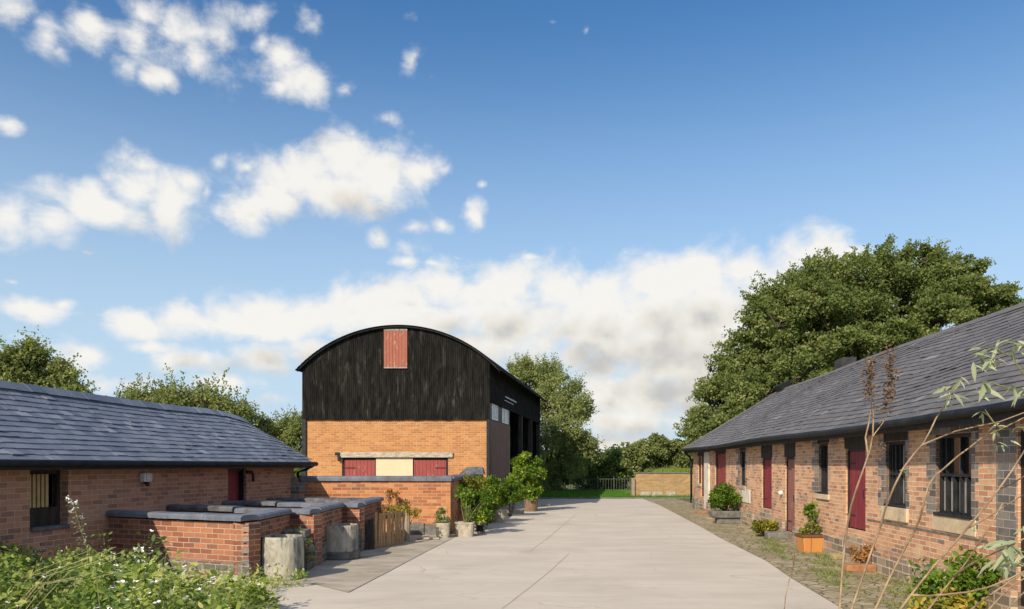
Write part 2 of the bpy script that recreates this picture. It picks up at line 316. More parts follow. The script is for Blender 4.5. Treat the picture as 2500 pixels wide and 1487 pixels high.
M['stone'] = rough_mat('pale stone', (.30,.27,.21), (.46,.42,.34), 8, .9, (.18,.18,.14), 3.5, None, .012, 30)
M['darkstone'] = rough_mat('dark stone', (.10,.10,.095), (.20,.195,.18), 8, .9, (.10,.12,.07), 3, None, .015, 22)
M['concrete_tank'] = rough_mat('weathered concrete', (.30,.28,.22), (.46,.44,.38), 7, .85, (.13,.14,.14), 3.5, (1.5,1.5,.6), .012, 40, camt=(.46,.62))
M['orangebox'] = wood_paint('orange painted planter', (.46,.19,.05), (.56,.26,.08), (.4,.25,.14), .4, .4)
M['terracotta'] = rough_mat('terracotta', (.34,.13,.06), (.48,.20,.09), 8, .85, (.2,.13,.09), 5)
M['orangestone'] = rough_mat('orange lichen stone', (.26,.12,.06), (.38,.19,.085), 10, .9, (.14,.11,.08), 6)
M['yellowstone'] = rough_mat('ochre stone', (.30,.24,.12), (.42,.34,.18), 10, .9, (.20,.17,.08), 6)
M['wood_slat'] = rough_mat('raw timber slat', (.30,.18,.085), (.46,.30,.15), 6, .8, (.16,.11,.07), 4, (5,5,.5))
M['tubwood'] = rough_mat('stained tub wood', (.12,.08,.05), (.24,.16,.10), 6, .85, (.08,.06,.045), 4, (5,5,.5))
M['wood_grey'] = rough_mat('grey timber', (.22,.18,.13), (.36,.30,.22), 6, .85, (.12,.10,.08), 4, (5,5,.5))
M['metal'] = rough_mat('galvanised metal', (.30,.32,.33), (.45,.46,.46), 8, .45, (.12,.12,.12), 6, metallic=.5)
M['rail'] = rough_mat('railing metal', (.06,.07,.06), (.12,.13,.11), 8, .5)
M['joint'] = rough_mat('filled joint', (.33,.30,.25), (.42,.385,.33), 6, .9)
M['white_plastic'] = rough_mat('white plastic', (.62,.64,.62), (.75,.76,.73), 8, .4)
M['whitewash'] = rough_mat('whitewashed render', (.55,.50,.42), (.68,.63,.55), 4, .9, (.36,.29,.23), 3)
M['earth'] = rough_mat('potting soil', (.04,.028,.018), (.08,.055,.035), 20, .95)
M['bark'] = rough_mat('bark', (.045,.036,.026), (.10,.082,.06), 8, .9, None, 1, (3,3,.6), .03, 20)
M['stem_dry'] = rough_mat('dry stem', (.21,.14,.085), (.36,.26,.16), 14, .7, (.12,.07,.045), 9)
M['straw'] = rough_mat('straw', (.42,.35,.17), (.62,.54,.32), 14, .7)
M['stem_green'] = rough_mat('green stem', (.10,.12,.04), (.20,.20,.08), 10, .7)
M['seed_brown'] = rough_mat('brown seed head', (.08,.05,.03), (.17,.11,.065), 30, .9)
M['flower'] = rough_mat('white petal', (.62,.62,.64), (.78,.78,.80), 10, .6)
M['slate_l'] = slate_mat('slate blue', [(0,(.085,.10,.135)),(.5,(.145,.165,.21)),(.85,(.20,.225,.275)),(1,(.25,.275,.33))], (.14,.15,.165), .42, .5, .4)
M['slate_r'] = slate_mat('slate grey', [(0,(.085,.082,.085)),(.5,(.125,.120,.123)),(.9,(.16,.155,.155)),(1,(.22,.21,.205))], (.17,.15,.135), .6, .35, .5)
GREEN = [(0,(.018,.034,.009)),(.4,(.045,.080,.018)),(.75,(.085,.130,.030)),(1,(.16,.20,.055))]
M['leaf_oak'] = leaf_mat('oak leaf', [(0,(.075,.105,.032)),(.4,(.15,.195,.06)),(.75,(.23,.27,.09)),(1,(.34,.35,.15))], .45)
M['leaf_mid'] = leaf_mat('hawthorn leaf', [(0,(.12,.15,.05)),(.4,(.22,.265,.10)),(.75,(.31,.34,.14)),(1,(.42,.42,.21))], .45)
M['leaf_willow'] = leaf_mat('willow leaf', [(0,(.12,.15,.055)),(.4,(.22,.26,.10)),(.75,(.31,.34,.15)),(1,(.42,.43,.23))], .5)
M['leaf_bright'] = leaf_mat('bright leaf', [(0,(.05,.10,.012)),(.4,(.12,.21,.022)),(.75,(.22,.33,.04)),(1,(.42,.44,.07))], .45)
M['leaf_hedge'] = leaf_mat('hedge leaf', [(0,(.08,.125,.035)),(.5,(.16,.23,.065)),(1,(.26,.33,.10))])
M['leaf_weed'] = leaf_mat('weed leaf', [(0,(.07,.13,.03)),(.3,(.17,.25,.055)),(.6,(.30,.37,.09)),(.82,(.50,.50,.18)),(1,(.62,.64,.52))], .4)
M['leaf_grey'] = leaf_mat('silvery leaf', [(0,(.16,.20,.12)),(.5,(.33,.38,.25)),(1,(.55,.58,.42))], .35)
M['leaf_autumn'] = leaf_mat('yellowing leaf', [(0,(.10,.13,.02)),(.35,(.24,.26,.04)),(.7,(.48,.36,.06)),(1,(.55,.25,.05))], .4)
M['leaf_rusty'] = leaf_mat('rusty leaf', [(0,(.12,.10,.03)),(.4,(.30,.16,.05)),(1,(.5,.22,.06))], .35)

def ground_mats():
    # concrete
    m, nt, p, out = newmat('brushed concrete')
    geo = nt.nodes.new('ShaderNodeNewGeometry'); pos = geo.outputs['Position']
    n = noise(nt, pos, 1.0, 7, .62, (.5, 1.1, 1))
    col = mix(nt, mapr(nt, n.outputs[0], .3, .7), (.455,.415,.36), (.54,.495,.43))
    n2 = noise(nt, pos, 1.0, 4, .6, (.7, 24, 1))
    col = mix(nt, 1.0, col, mix(nt, n2.outputs[0], (.84,.84,.84), (1.14,1.14,1.14)), 'MULTIPLY')
    n4 = noise(nt, pos, 90, 3, .6)
    col = mix(nt, 1.0, col, mix(nt, n4.outputs[0], (.86,.86,.86), (1.12,1.12,1.12)), 'MULTIPLY')
    n3 = noise(nt, pos, .55, 8, .7, dist=.6)
    col = mix(nt, mapr(nt, n3.outputs[0], .50, .72, 0, .5), col, (.33,.29,.235))
    n5 = noise(nt, pos, 2.6, 6, .7, dist=.3)
    col = mix(nt, mapr(nt, n5.outputs[0], .60, .72, 0, .30), col, (.26,.225,.18))
    n6 = noise(nt, pos, .9, 5, .6)
    wv = nt.nodes.new('ShaderNodeVectorMath'); wv.operation = 'MULTIPLY_ADD'; wv.inputs[1].default_value = (.9, .9, 0); nt.links.new(n6.outputs['Color'], wv.inputs[0]); nt.links.new(pos, wv.inputs[2])
    vc = nt.nodes.new('ShaderNodeTexVoronoi'); vc.feature = 'DISTANCE_TO_EDGE'; vc.inputs['Scale'].default_value = .30; nt.links.new(wv.outputs[0], vc.inputs['Vector'])
    ck = nt.nodes.new('ShaderNodeMath'); ck.operation = 'MULTIPLY'; nt.links.new(mapr(nt, vc.outputs['Distance'], .0015, .004, 1, 0), ck.inputs[0]); nt.links.new(mapr(nt, n.outputs[0], .46, .58, 0, .45), ck.inputs[1])
    col = mix(nt, ck.outputs[0], col, (.20,.17,.14))
    nt.links.new(col, p.inputs['Base Color']); p.inputs['Roughness'].default_value = .88
    ad = nt.nodes.new('ShaderNodeMath'); nt.links.new(n2.outputs[0], ad.inputs[0]); nt.links.new(n4.outputs[0], ad.inputs[1])
    bump(nt, p, ad.outputs[0], .004, .5); M['concrete'] = m
    # older, browner concrete strip
    M['oldconcrete'] = rough_mat('old concrete', (.30,.265,.215), (.41,.37,.31), 1.6, .9, (.20,.175,.13), .9, (1,2,1), .008, 30)
    # mossy cobbled strip
    m, nt, p, out = newmat('mossy setts')
    geo = nt.nodes.new('ShaderNodeNewGeometry'); pos = geo.outputs['Position']
    v = nt.nodes.new('ShaderNodeTexVoronoi'); v.feature = 'DISTANCE_TO_EDGE'; v.inputs['Scale'].default_value = 5.5; nt.links.new(pos, v.inputs['Vector'])
    v2 = nt.nodes.new('ShaderNodeTexVoronoi'); v2.inputs['Scale'].default_value = 5.5; nt.links.new(pos, v2.inputs['Vector'])
    edge = mapr(nt, v.outputs['Distance'], .0, .06)
    sepc = nt.nodes.new('ShaderNodeSeparateColor'); nt.links.new(v2.outputs['Color'], sepc.inputs[0])
    stone = ramp(nt, [(0,(.25,.205,.13)),(.5,(.33,.28,.19)),(1,(.41,.35,.25))]); nt.links.new(sepc.outputs[0], stone.inputs[0])
    n = noise(nt, pos, 9, 7, .65)
    col = mix(nt, 1.0, stone.outputs[0], mix(nt, n.outputs[0], (.6,.6,.6), (1.35,1.35,1.35)), 'MULTIPLY')
    col = mix(nt, edge, (.15,.14,.075), col)
    n2 = noise(nt, pos, 1.4, 8, .7, (1,.6,1), .4)
    col = mix(nt, mapr(nt, n2.outputs[0], .42, .64, 0, .8), col, (.21,.19,.095))
    nt.links.new(col, p.inputs['Base Color']); p.inputs['Roughness'].default_value = .9
    ad = nt.nodes.new('ShaderNodeMath'); ad.operation = 'MULTIPLY_ADD'; ad.inputs[1].default_value = .4
    nt.links.new(n.outputs[0], ad.inputs[0]); nt.links.new(edge, ad.inputs[2])
    bump(nt, p, ad.outputs[0], .03, .9); M['setts'] = m
    M['soil'] = rough_mat('rough grass and soil', (.07,.085,.03), (.13,.13,.055), 2.5, .95, (.16,.125,.075), 1.4, None, .03, 12)
    M['lawn'] = rough_mat('lawn', (.055,.15,.018), (.085,.21,.025), 3, .9, None, 1, None, .02, 30)
ground_mats()
M['bankgrass'] = leaf_mat('bank grass blade', [(0,(.12,.19,.04)),(.6,(.20,.28,.06)),(1,(.36,.40,.13))], .4)
M['grassblade'] = leaf_mat('grass blade', [(0,(.05,.14,.015)),(.6,(.09,.24,.025)),(1,(.19,.33,.05))], .4)

# ---------------------------------------------------------------- mesh helpers
def origin_of(o):
    v = Vector((0, 0, 0))
    while o is not None:
        v = v + Vector(o.location); o = o.parent
    return v

def tag(o, label=None, cat=None, group=None, kind=None):
    if label: o['label'] = label
    if cat: o['category'] = cat
    if group: o['group'] = group
    if kind: o['kind'] = kind
    return o

def thing(name, label, cat, loc, group=None):
    o = bpy.data.objects.new(name, None); COL.objects.link(o); o.location = loc; o.empty_display_size = .3
    return tag(o, label, cat, group)

class MB:
    def __init__(self): self.v = []; self.f = []; self.t = []; self.mi = []; self.cur = 0
    def add(self, vs, fs, tint=.5):
        b = len(self.v); self.v += [tuple(p) for p in vs]
        for f in fs: self.f.append(tuple(b + i for i in f)); self.t.append(tint); self.mi.append(self.cur)
    def hexa(self, c, tint=.5):
        """c: 8 corners, bottom 4 (ccw) then top 4"""
        self.add(c, [(3,2,1,0),(4,5,6,7),(0,1,5,4),(1,2,6,5),(2,3,7,6),(3,0,4,7)], tint)
    def box(self, x0, x1, y0, y1, z0, z1, tint=.5):
        self.hexa([(x0,y0,z0),(x1,y0,z0),(x1,y1,z0),(x0,y1,z0),(x0,y0,z1),(x1,y0,z1),(x1,y1,z1),(x0,y1,z1)], tint)
    def fbox(self, fr, y0, y1, o0, o1, z0, z1, tint=.5):
        p = fr.pt
        self.hexa([p(y0,o0,z0),p(y0,o1,z0),p(y1,o1,z0),p(y1,o0,z0),p(y0,o0,z1),p(y0,o1,z1),p(y1,o1,z1),p(y1,o0,z1)], tint)
    def tube(self, pts, rads, n=6, tint=.5, cap=True):
        pts = [Vector(p) for p in pts]; b = len(self.v); up = Vector((0,0,1))
        for i, p in enumerate(pts):
            d = (pts[min(i+1, len(pts)-1)] - pts[max(i-1, 0)])
            if d.length < 1e-9: d = Vector((0,0,1))
            d.normalize()
            a = d.cross(Vector((.31,.95,.05)) if abs(d.y) < .9 else Vector((1,0,0))); a.normalize(); c = d.cross(a)
            for k in range(n):
                an = 2*math.pi*k/n
                self.v.append(tuple(p + (a*math.cos(an) + c*math.sin(an))*rads[i]))
        for i in range(len(pts)-1):
            for k in range(n):
                k2 = (k+1) % n
                self.f.append((b+i*n+k, b+i*n+k2, b+(i+1)*n+k2, b+(i+1)*n+k)); self.t.append(tint); self.mi.append(self.cur)
        if cap:
            self.f.append(tuple(b+k for k in range(n-1,-1,-1))); self.t.append(tint); self.mi.append(self.cur)
            self.f.append(tuple(b+(len(pts)-1)*n+k for k in range(n))); self.t.append(tint); self.mi.append(self.cur)
    def lathe(self, c, prof, n=24, sx=1, sy=1, wob=0, power=2.0):
        """prof: list of (r,z); closed if starts/ends at r=0. power>2 gives a squarer plan"""
        b = len(self.v)
        for (r, z) in prof:
            for k in range(n):
                a = 2*math.pi*k/n; ca, sa = math.cos(a), math.sin(a)
                q = (abs(ca)**power + abs(sa)**power) ** (-1/power)
                rr = r*q*(1 + wob*math.sin(3*a + z*7))
                self.v.append((c[0]+ca*rr*sx, c[1]+sa*rr*sy, c[2]+z))
        for i in range(len(prof)-1):
            for k in range(n):
                k2 = (k+1) % n
                self.f.append((b+i*n+k, b+i*n+k2, b+(i+1)*n+k2, b+(i+1)*n+k)); self.t.append(.5); self.mi.append(self.cur)
    def build_split(self, name, mat, parent=None, **kw):
        par = list(range(len(self.v)))
        def find(i):
            while par[i] != i: par[i] = par[par[i]]; i = par[i]
            return i
        for f in self.f:
            for i in f[1:]: par[find(i)] = find(f[0])
        groups = {}
        for k, f in enumerate(self.f): groups.setdefault(find(f[0]), []).append(k)
        out = []
        for ks in groups.values():
            m = MB(); ids = {}
            for k in ks:
                nf = []
                for i in self.f[k]:
                    if i not in ids: ids[i] = len(m.v); m.v.append(self.v[i])
                    nf.append(ids[i])
                m.f.append(tuple(nf)); m.t.append(self.t[k]); m.mi.append(self.mi[k])
            out.append(m.build(name, mat, parent, **kw))
        return out
    def build(self, name, mat, parent=None, uv=False, bevel=0, smooth=False, loc=None, jitter=0):
        V = np.array(self.v, dtype=float)
        if jitter: V += rng.uniform(-jitter, jitter, V.shape)
        if parent is not None: org = np.array(origin_of(parent))
        elif loc is not None: org = np.array(loc, dtype=float)
        else: org = np.array([(V[:,0].min()+V[:,0].max())/2, (V[:,1].min()+V[:,1].max())/2, V[:,2].min()])
        me = bpy.data.meshes.new(name); me.from_pydata((V-org).tolist(), [], self.f)
        mats = mat if isinstance(mat, (list, tuple)) else [mat]
        for m in mats: me.materials.append(M[m])
        if len(mats) > 1: me.polygons.foreach_set('material_index', self.mi)
        a = me.attributes.new('tint', 'FLOAT', 'FACE'); a.data.foreach_set('value', self.t)
        if uv:
            uvl = me.uv_layers.new(name='UVMap')
            data = np.zeros((len(me.loops), 2))
            for poly in me.polygons:
                n = poly.normal
                if abs(n.z) > .75:
                    for li in poly.loop_indices:
                        p = V[me.loops[li].vertex_index]; data[li] = (p[0], p[1])
                else:
                    l = math.hypot(n.x, n.y); tx, ty = -n.y/l, n.x/l
                    if abs(tx) < abs(ty)*.999 and ty < 0: tx, ty = -tx, -ty
                    for li in poly.loop_indices:
                        p = V[me.loops[li].vertex_index]; data[li] = (p[0]*tx+p[1]*ty + 100, p[2] + 30)
            uvl.data.foreach_set('uv', data.ravel())
        if smooth: me.polygons.foreach_set('use_smooth', [True]*len(me.polygons))
        me.update()
        o = bpy.data.objects.new(name, me); COL.objects.link(o)
        if parent is not None: o.parent = parent
        else: o.location = org
        if bevel:
            bv = o.modifiers.new('bevel', 'BEVEL'); bv.width = bevel; bv.segments = 2; bv.limit_method = 'ANGLE'; bv.angle_limit = math.radians(40)
        return o

class Fr:
    """line X = a + t*Y on the ground; out = +1 faces +X, -1 faces -X"""
    def __init__(self, a, t, out):
        self.a, self.t = a, t; l = math.hypot(1, t); self.n = (out/l, -out*t/l)
    def pt(self, y, o, z): return (self.a + self.t*y + o*self.n[0], y + o*self.n[1], z)

def wall_grid(mb, P, s0, s1, z0, z1, thick, openings):
    """P(s,o,z) -> point; solid wall from o=0 to o=-thick with rectangular openings (s0,s1,z0,z1)"""
    ss = sorted({s0, s1, *[v for o in openings for v in o[:2] if s0 < v < s1]})
    zs = sorted({z0, z1, *[v for o in openings for v in o[2:] if z0 < v < z1]})
    def solid(i, j):
        if i < 0 or j < 0 or i >= len(ss)-1 or j >= len(zs)-1: return False
        cs, cz = (ss[i]+ss[i+1])/2, (zs[j]+zs[j+1])/2
        return not any(o[0] < cs < o[1] and o[2] < cz < o[3] for o in openings)
    t = thick
    for i in range(len(ss)-1):
        for j in range(len(zs)-1):
            if not solid(i, j): continue
            a, b, c, d = ss[i], ss[i+1], zs[j], zs[j+1]
            mb.add([P(a,0,c),P(b,0,c),P(b,0,d),P(a,0,d)], [(0,1,2,3)])
            mb.add([P(a,-t,c),P(b,-t,c),P(b,-t,d),P(a,-t,d)], [(3,2,1,0)])
            if not solid(i-1, j): mb.add([P(a,0,c),P(a,0,d),P(a,-t,d),P(a,-t,c)], [(0,1,2,3)])
            if not solid(i+1, j): mb.add([P(b,0,c),P(b,-t,c),P(b,-t,d),P(b,0,d)], [(0,1,2,3)])
            if not solid(i, j-1): mb.add([P(a,0,c),P(a,-t,c),P(b,-t,c),P(b,0,c)], [(0,1,2,3)])
            if not solid(i, j+1): mb.add([P(a,0,d),P(b,0,d),P(b,-t,d),P(a,-t,d)], [(0,1,2,3)])

def slates(mb, P, s0, s1, length, expo, w, inside=lambda s, d: True, rr=random, tiltz=.011, gap=.004):
    """P(s,d,h): s along the eave, d up the slope, h above it"""
    rows = int(length/expo)+1
    for r in range(rows):
        d0 = r*expo; off = (w/2 if r % 2 else 0) + rr.uniform(-.02,.02)
        s = s0 - off
        rowlift = rr.uniform(-.0015,.0015)
        while s < s1:
            ww = w*rr.uniform(.86,1.12)
            a, b = max(s, s0)+gap/2, min(s+ww, s1)-gap/2
            s += ww
            if b-a < .03: continue
            d1 = min(d0+expo+.05, length)
            if not inside((a+b)/2, (d0+d1)/2): continue
            lo = d0 + rr.uniform(-.012,.010); h0 = .016 + rowlift + rr.uniform(0,.006)
            if rr.random() < .03: h0 += .012; lo -= .02
            skew = rr.uniform(-.006,.006)
            ti = min(1, max(0, rr.gauss(.48,.19)))
            if rr.random() < .02: ti = 1
            v = [P(a,lo,h0),P(b,lo+skew,h0+rr.uniform(-.002,.003)),P(b,d1,.003),P(a,d1,.003),P(a,lo,h0-.012),P(b,lo+skew,h0-.012)]
            mb.add(v, [(0,1,2,3),(4,5,1,0)], ti)
            mb.add([v[0],v[3],v[4]], [(0,1,2)], ti); mb.add([v[1],v[5],v[2]], [(0,1,2)], ti)

# ---- foliage -----------------------------------------------------------
LEAF_FAR = (np.array([(0,0,0),(.36,.45,.05),(0,1,-.08),(-.36,.45,.05)]), [(0,1,2,3)])
LEAF_NEAR = (np.array([(0,0,0),(.22,.25,.06),(.24,.6,.04),(0,1,-.1),(-.24,.6,.04),(-.22,.25,.06),(0,.5,-.02)]),
             [(0,1,2,6),(6,2,3),(0,6,4,5),(6,3,4)])
LEAF_LANCE = (np.array([(0,0,0),(.10,.25,.03),(.09,.6,-.01),(0,1,-.16),(-.09,.6,-.01),(-.10,.25,.03),(0,.5,-.03)]),
             [(0,1,2,6),(6,2,3),(0,6,4,5),(6,3,4)])

def norm(a): return a / np.maximum(np.linalg.norm(a, axis=1, keepdims=True), 1e-9)

def leaf_mesh(name, mat, pos, direc, nrm, size, tint, tpl=LEAF_FAR, parent=None, loc=None):
    """one mesh of many leaves. pos, direc (along the leaf), nrm (n,3); size,tint (n)"""
    T, faces = tpl; n = len(pos); k = len(T)
    d = norm(direc); s = norm(np.cross(d, nrm)); u = np.cross(s, d)
    V = pos[:,None,:] + size[:,None,None]*(T[None,:,0,None]*s[:,None,:] + T[None,:,1,None]*d[:,None,:] + T[None,:,2,None]*u[:,None,:])
    V = V.reshape(-1,3)
    org = np.array(origin_of(parent)) if parent is not None else np.array(loc if loc is not None else (V[:,0].mean(), V[:,1].mean(), V[:,2].min()), dtype=float)
    V = V - org
    loops, starts, totals = [], [], []
    base = np.arange(n)*k
    nl = sum(len(f) for f in faces)
    arr = np.concatenate([np.array(f) for f in faces])
    L = (base[:,None] + arr[None,:]).ravel()
    tot = np.tile(np.array([len(f) for f in faces]), n)
    st = np.concatenate([[0], np.cumsum(tot)[:-1]])
    me = bpy.data.meshes.new(name)
    me.vertices.add(len(V)); me.vertices.foreach_set('co', V.astype(np.float32).ravel())
    me.loops.add(len(L)); me.loops.foreach_set('vertex_index', L.astype(np.int32))
    me.polygons.add(len(tot)); me.polygons.foreach_set('loop_start', st.astype(np.int32)); me.polygons.foreach_set('loop_total', tot.astype(np.int32))
    me.materials.append(M[mat])
    a = me.attributes.new('tint', 'FLOAT', 'FACE'); a.data.foreach_set('value', np.repeat(np.clip(tint,0,1), len(faces)).astype(np.float32))
    me.update(calc_edges=True); me.validate()
    o = bpy.data.objects.new(name, me); COL.objects.link(o)
    if parent is not None: o.parent = parent
    else: o.location = org
    return o

def rdir(n):
    v = rng.normal(size=(n,3)); return norm(v)

def clump_leaves(cent, rad, n, size, up=.5, droop=.0, shell=.45, flat=.75, cvar=.16, tone=.45, tvar=.16):
    """cent (m,3), rad (m,): n leaves per clump; returns arrays"""
    m = len(cent); idx = np.repeat(np.arange(m), n)
    dirs = rdir(len(idx)); dirs[:,2] *= flat
    rr = (shell + (1-shell)*rng.rand(len(idx))) ** .8
    pos = cent[idx] + dirs*(rad[idx]*rr)[:,None]
    nr = norm(dirs*.6 + rng.normal(size=dirs.shape)*.7 + np.array([0,0,up]))
    d = norm(np.cross(nr, rdir(len(idx))) + dirs*.35 + np.array([0,0,-droop]))
    ct = rng.normal(scale=cvar, size=m)
    tint = tone + ct[idx] + rng.normal(scale=tvar, size=len(idx))
    sz = size*rng.uniform(.65,1.3,len(idx))
    return pos, d, nr, sz, tint

def PX(px, py, Y): return np.array(((px-CX)/F*Y, Y, H-(py-HZ)/F*Y))

def tree(name, label, cat, base, lobes, Y, clumps_per=30, leaves=110, lsize=.2, mat='leaf_oak', trunk_r=.35, fork=None, group=None,
         clump_r=.28, up=.5, droop=0, spiky=0, flat=.75, depth=1.0, low=-.35):
    """lobes in photo pixels at distance Y + dy: (px, py, radius px, dy)"""
    root = thing(name, label, cat, tuple(base), group)
    L = []
    for (px, py, r, dy) in lobes:
        yy = Y+dy; L.append((PX(px, py, yy), r/F*yy))
    C = []; R = []; limbs = []
    for c, r in L:
        k = max(6, int(clumps_per*(r/2.0)**2)) if r > 1 else max(6, int(clumps_per*.35))
        d = rdir(k*3); d = d[d[:,2] > low][:k]
        d[:,1] *= depth
        q = .55+.45*rng.rand(len(d))
        pts = c + d*(r*q)[:,None]*np.array([1,1,.85])
        cr = r*clump_r*rng.uniform(.7,1.35,len(d)) if r > 1 else np.full(len(d), r*.42)
        C.append(pts); R.append(cr); limbs.append((c, r, pts))
    C = np.concatenate(C); R = np.concatenate(R)
    keep = C[:,2] > .2; C = C[keep]; R = R[keep]
    pos, dd, nr, sz, ti = clump_leaves(C, R, leaves, lsize, up, droop, flat=flat)
    if spiky:   # upright shoots breaking the outline
        m = int(spiky); k = rng.randint(0, len(C), m)
        sp, sdr, sn, ss, st = [], [], [], [], []
        for i in k:
            h = rng.uniform(.5,1.3); n = 26; t = rng.rand(n)
            lean = np.array([rng.normal()*.25, rng.normal()*.25, 1.0])
            p = C[i] + R[i]*np.array([0,0,.6]) + lean*(t*h)[:,None] + rng.normal(scale=.05, size=(n,3))
            sp.append(p); dv = rdir(n); dv[:,2] = abs(dv[:,2])+.6; sdr.append(dv); sn.append(rdir(n)); ss.append(np.full(n, lsize*.9)); st.append(.5+rng.normal(scale=.15,size=n))
        pos = np.concatenate([pos]+sp); dd = np.concatenate([dd]+sdr); nr = np.concatenate([nr]+sn); sz = np.concatenate([sz]+ss); ti = np.concatenate([ti]+st)
    kk = rng.randint(0, len(C), int(len(C)*1.6)); nn = 22
    o_ = norm(C[kk]-np.mean([c for c,_ in L], axis=0)+rng.normal(scale=1.2,size=(len(kk),3))+np.array([0,0,.6]))
    t_ = rng.rand(len(kk), nn); ln = R[kk][:,None]*.8 + (rng.uniform(.15,.75,len(kk))*min(1,lsize/.15))[:,None]*t_
    sp_ = (C[kk][:,None,:] + o_[:,None,:]*ln[:,:,None] + rng.normal(scale=.07,size=(len(kk),nn,3))).reshape(-1,3)
    pos = np.concatenate([pos, sp_]); dd = np.concatenate([dd, rdir(len(sp_))+np.repeat(o_,nn,0)*.6]); nr = np.concatenate([nr, rdir(len(sp_))])
    sz = np.concatenate([sz, rng.uniform(.55,1,len(sp_))*lsize]); ti = np.concatenate([ti, np.repeat(.55+rng.normal(scale=.15,size=len(kk)),nn)+rng.normal(scale=.1,size=len(sp_))])
    leaf_mesh('crown', mat, pos, dd, nr, sz, ti, parent=root)
    # trunk and limbs
    mb = MB(); b = np.array(base, dtype=float)
    fk = b + np.array([0,0,max(.6, (min(c[2] for c,_ in L)-b[2])*.55)]) if fork is None else np.array(fork, dtype=float)
    mid = (b+fk)/2 + np.array([trunk_r*.3, 0, 0])
    mb.tube([b-np.array([0,0,.1]), b+np.array([0,0,.25]), mid, fk], [trunk_r*1.5, trunk_r*1.1, trunk_r*.92, trunk_r*.8], 9)
    for c, r, pts in limbs:
        m1 = fk*.55 + c*.45 + rng.normal(scale=.12*r, size=3) + np.array([0,0,-.15*r])
        mb.tube([fk, m1, c], [trunk_r*.5, trunk_r*.32, trunk_r*.17], 6, cap=False)
        for p in pts[::2]:
            m2 = (c+p)/2 + rng.normal(scale=.08*r, size=3)
            mb.tube([c, m2, p], [trunk_r*.15, trunk_r*.09, trunk_r*.03], 4, cap=False)
    mb.build('trunk', 'bark', root, smooth=True)
    return root

def bush_leaves(parent, name, mat, c, r, n, lsize, tpl=LEAF_FAR, clumps=14, up=.4, tone=.5, tvar=.2, clr=.36, droop=0, cvar=.14):
    c = np.array(c, dtype=float); r = np.array(r, dtype=float)
    d = rdir(clumps); cen = c + d*r*(.35+.6*rng.rand(clumps))[:,None]
    cen[:,2] = np.maximum(cen[:,2], c[2]-r[2]*.9)
    rad = r.mean()*clr*rng.uniform(.7,1.3,clumps)
    pos, dd, nr, sz, ti = clump_leaves(cen, rad, max(1, n//clumps), lsize, up, droop, shell=.2, flat=.9, tone=tone, tvar=tvar, cvar=cvar)
    pos[:,2] = np.maximum(pos[:,2], .02)
    o = leaf_mesh(name, mat, pos, dd, nr, sz, ti, tpl, parent=parent)
    return o, cen

def stems(parent, base, cen, r=.008, mat='bark', spread=.05, name='stem'):
    mb = MB()
    for p in cen:
        b = np.array(base, dtype=float) + np.array([random.uniform(-spread,spread), random.uniform(-spread,spread), 0])
        m = (b*.5+p*.5) + rng.normal(scale=.05, size=3)
        mb.tube([b, m, p], [r, r*.8, r*.4], 5, cap=False)
    return mb.build(name, mat, parent)

exec_done = True
# ================================================================ GROUND
def sheet(name, mat, pts, z, label=None, sub=None):
    mb = MB(); mb.add([(x, y, z) for x, y in pts], [tuple(range(len(pts)))])
    o = mb.build(name, mat, None, loc=(0,0,0)); o['kind'] = 'structure'
    return o
g = sheet('ground', 'soil', [(-1500,-60),(1500,-60),(1500,2600),(-1500,2600)], -.012)
FR = Fr(4.745, .0784, -1)      # right-hand stable front
FL = Fr(-8.07, .157, 1)        # left-hand sty front
edge = [(3.15,-3),(3.45,5),(3.79,8.79),(4.07,11.2),(4.37,13.2),(4.70,17.3),(5.05,20.6),(5.55,26.0),(6.05,31.5),(6.35,37.3)]
sheet('concrete_yard', 'concrete', [(-9.5,-3)]+edge+[(-1.2,37.3),(-1.2,28),(-9.5,28)], 0)
sheet('cobbled_path', 'setts', [(x+.0,y) for x,y in edge]+[(8.0,37.3),(7.6,30.5)]+[FR.pt(y,-.05,0)[:2] for y in (30,20,8,-3)], .004)
def G(px, py):
    Y = H*F/(py-HZ); return ((px-CX)/F*Y, Y)
OLD = [(-3.9,9.75),G(605,1432),G(760,1425),G(850,1447),G(950,1395),G(1040,1347),G(1090,1322),G(1150,1290),(-1.46,18.1),(-3.9,18.1)]
sheet('old_concrete_strip', 'oldconcrete', OLD, .004)

def joint(pts, w=.008):
    mb = MB()
    for (x0,y0),(x1,y1) in zip(pts[:-1], pts[1:]):
        l = math.hypot(x1-x0, y1-y0); nx, ny = -(y1-y0)/l*w/2, (x1-x0)/l*w/2
        mb.add([(x0-nx,y0-ny,0),(x0+nx,y0+ny,0),(x1+nx,y1+ny,0),(x1-nx,y1-ny,0)], [(3,2,1,0)])
    for i,v in enumerate(mb.v): mb.v[i] = (v[0], v[1], .009)
    o = mb.build('yard_joint', 'joint', None, loc=(0,0,0)); o['kind'] = 'structure'
def G(px, py):
    Y = H*F/(py-HZ); return ((px-CX)/F*Y, Y)
joint([G(850,1447),G(950,1395),G(1040,1347),G(1090,1322),G(1150,1290)], .014)
joint([G(1410,1252),G(1380,1278),G(1335,1316),G(1295,1345)])
joint([G(1388,1353),G(1340,1397),G(1290,1437),G(1225,1487)])
joint([G(605,1432),G(760,1425),G(850,1447)], .012)

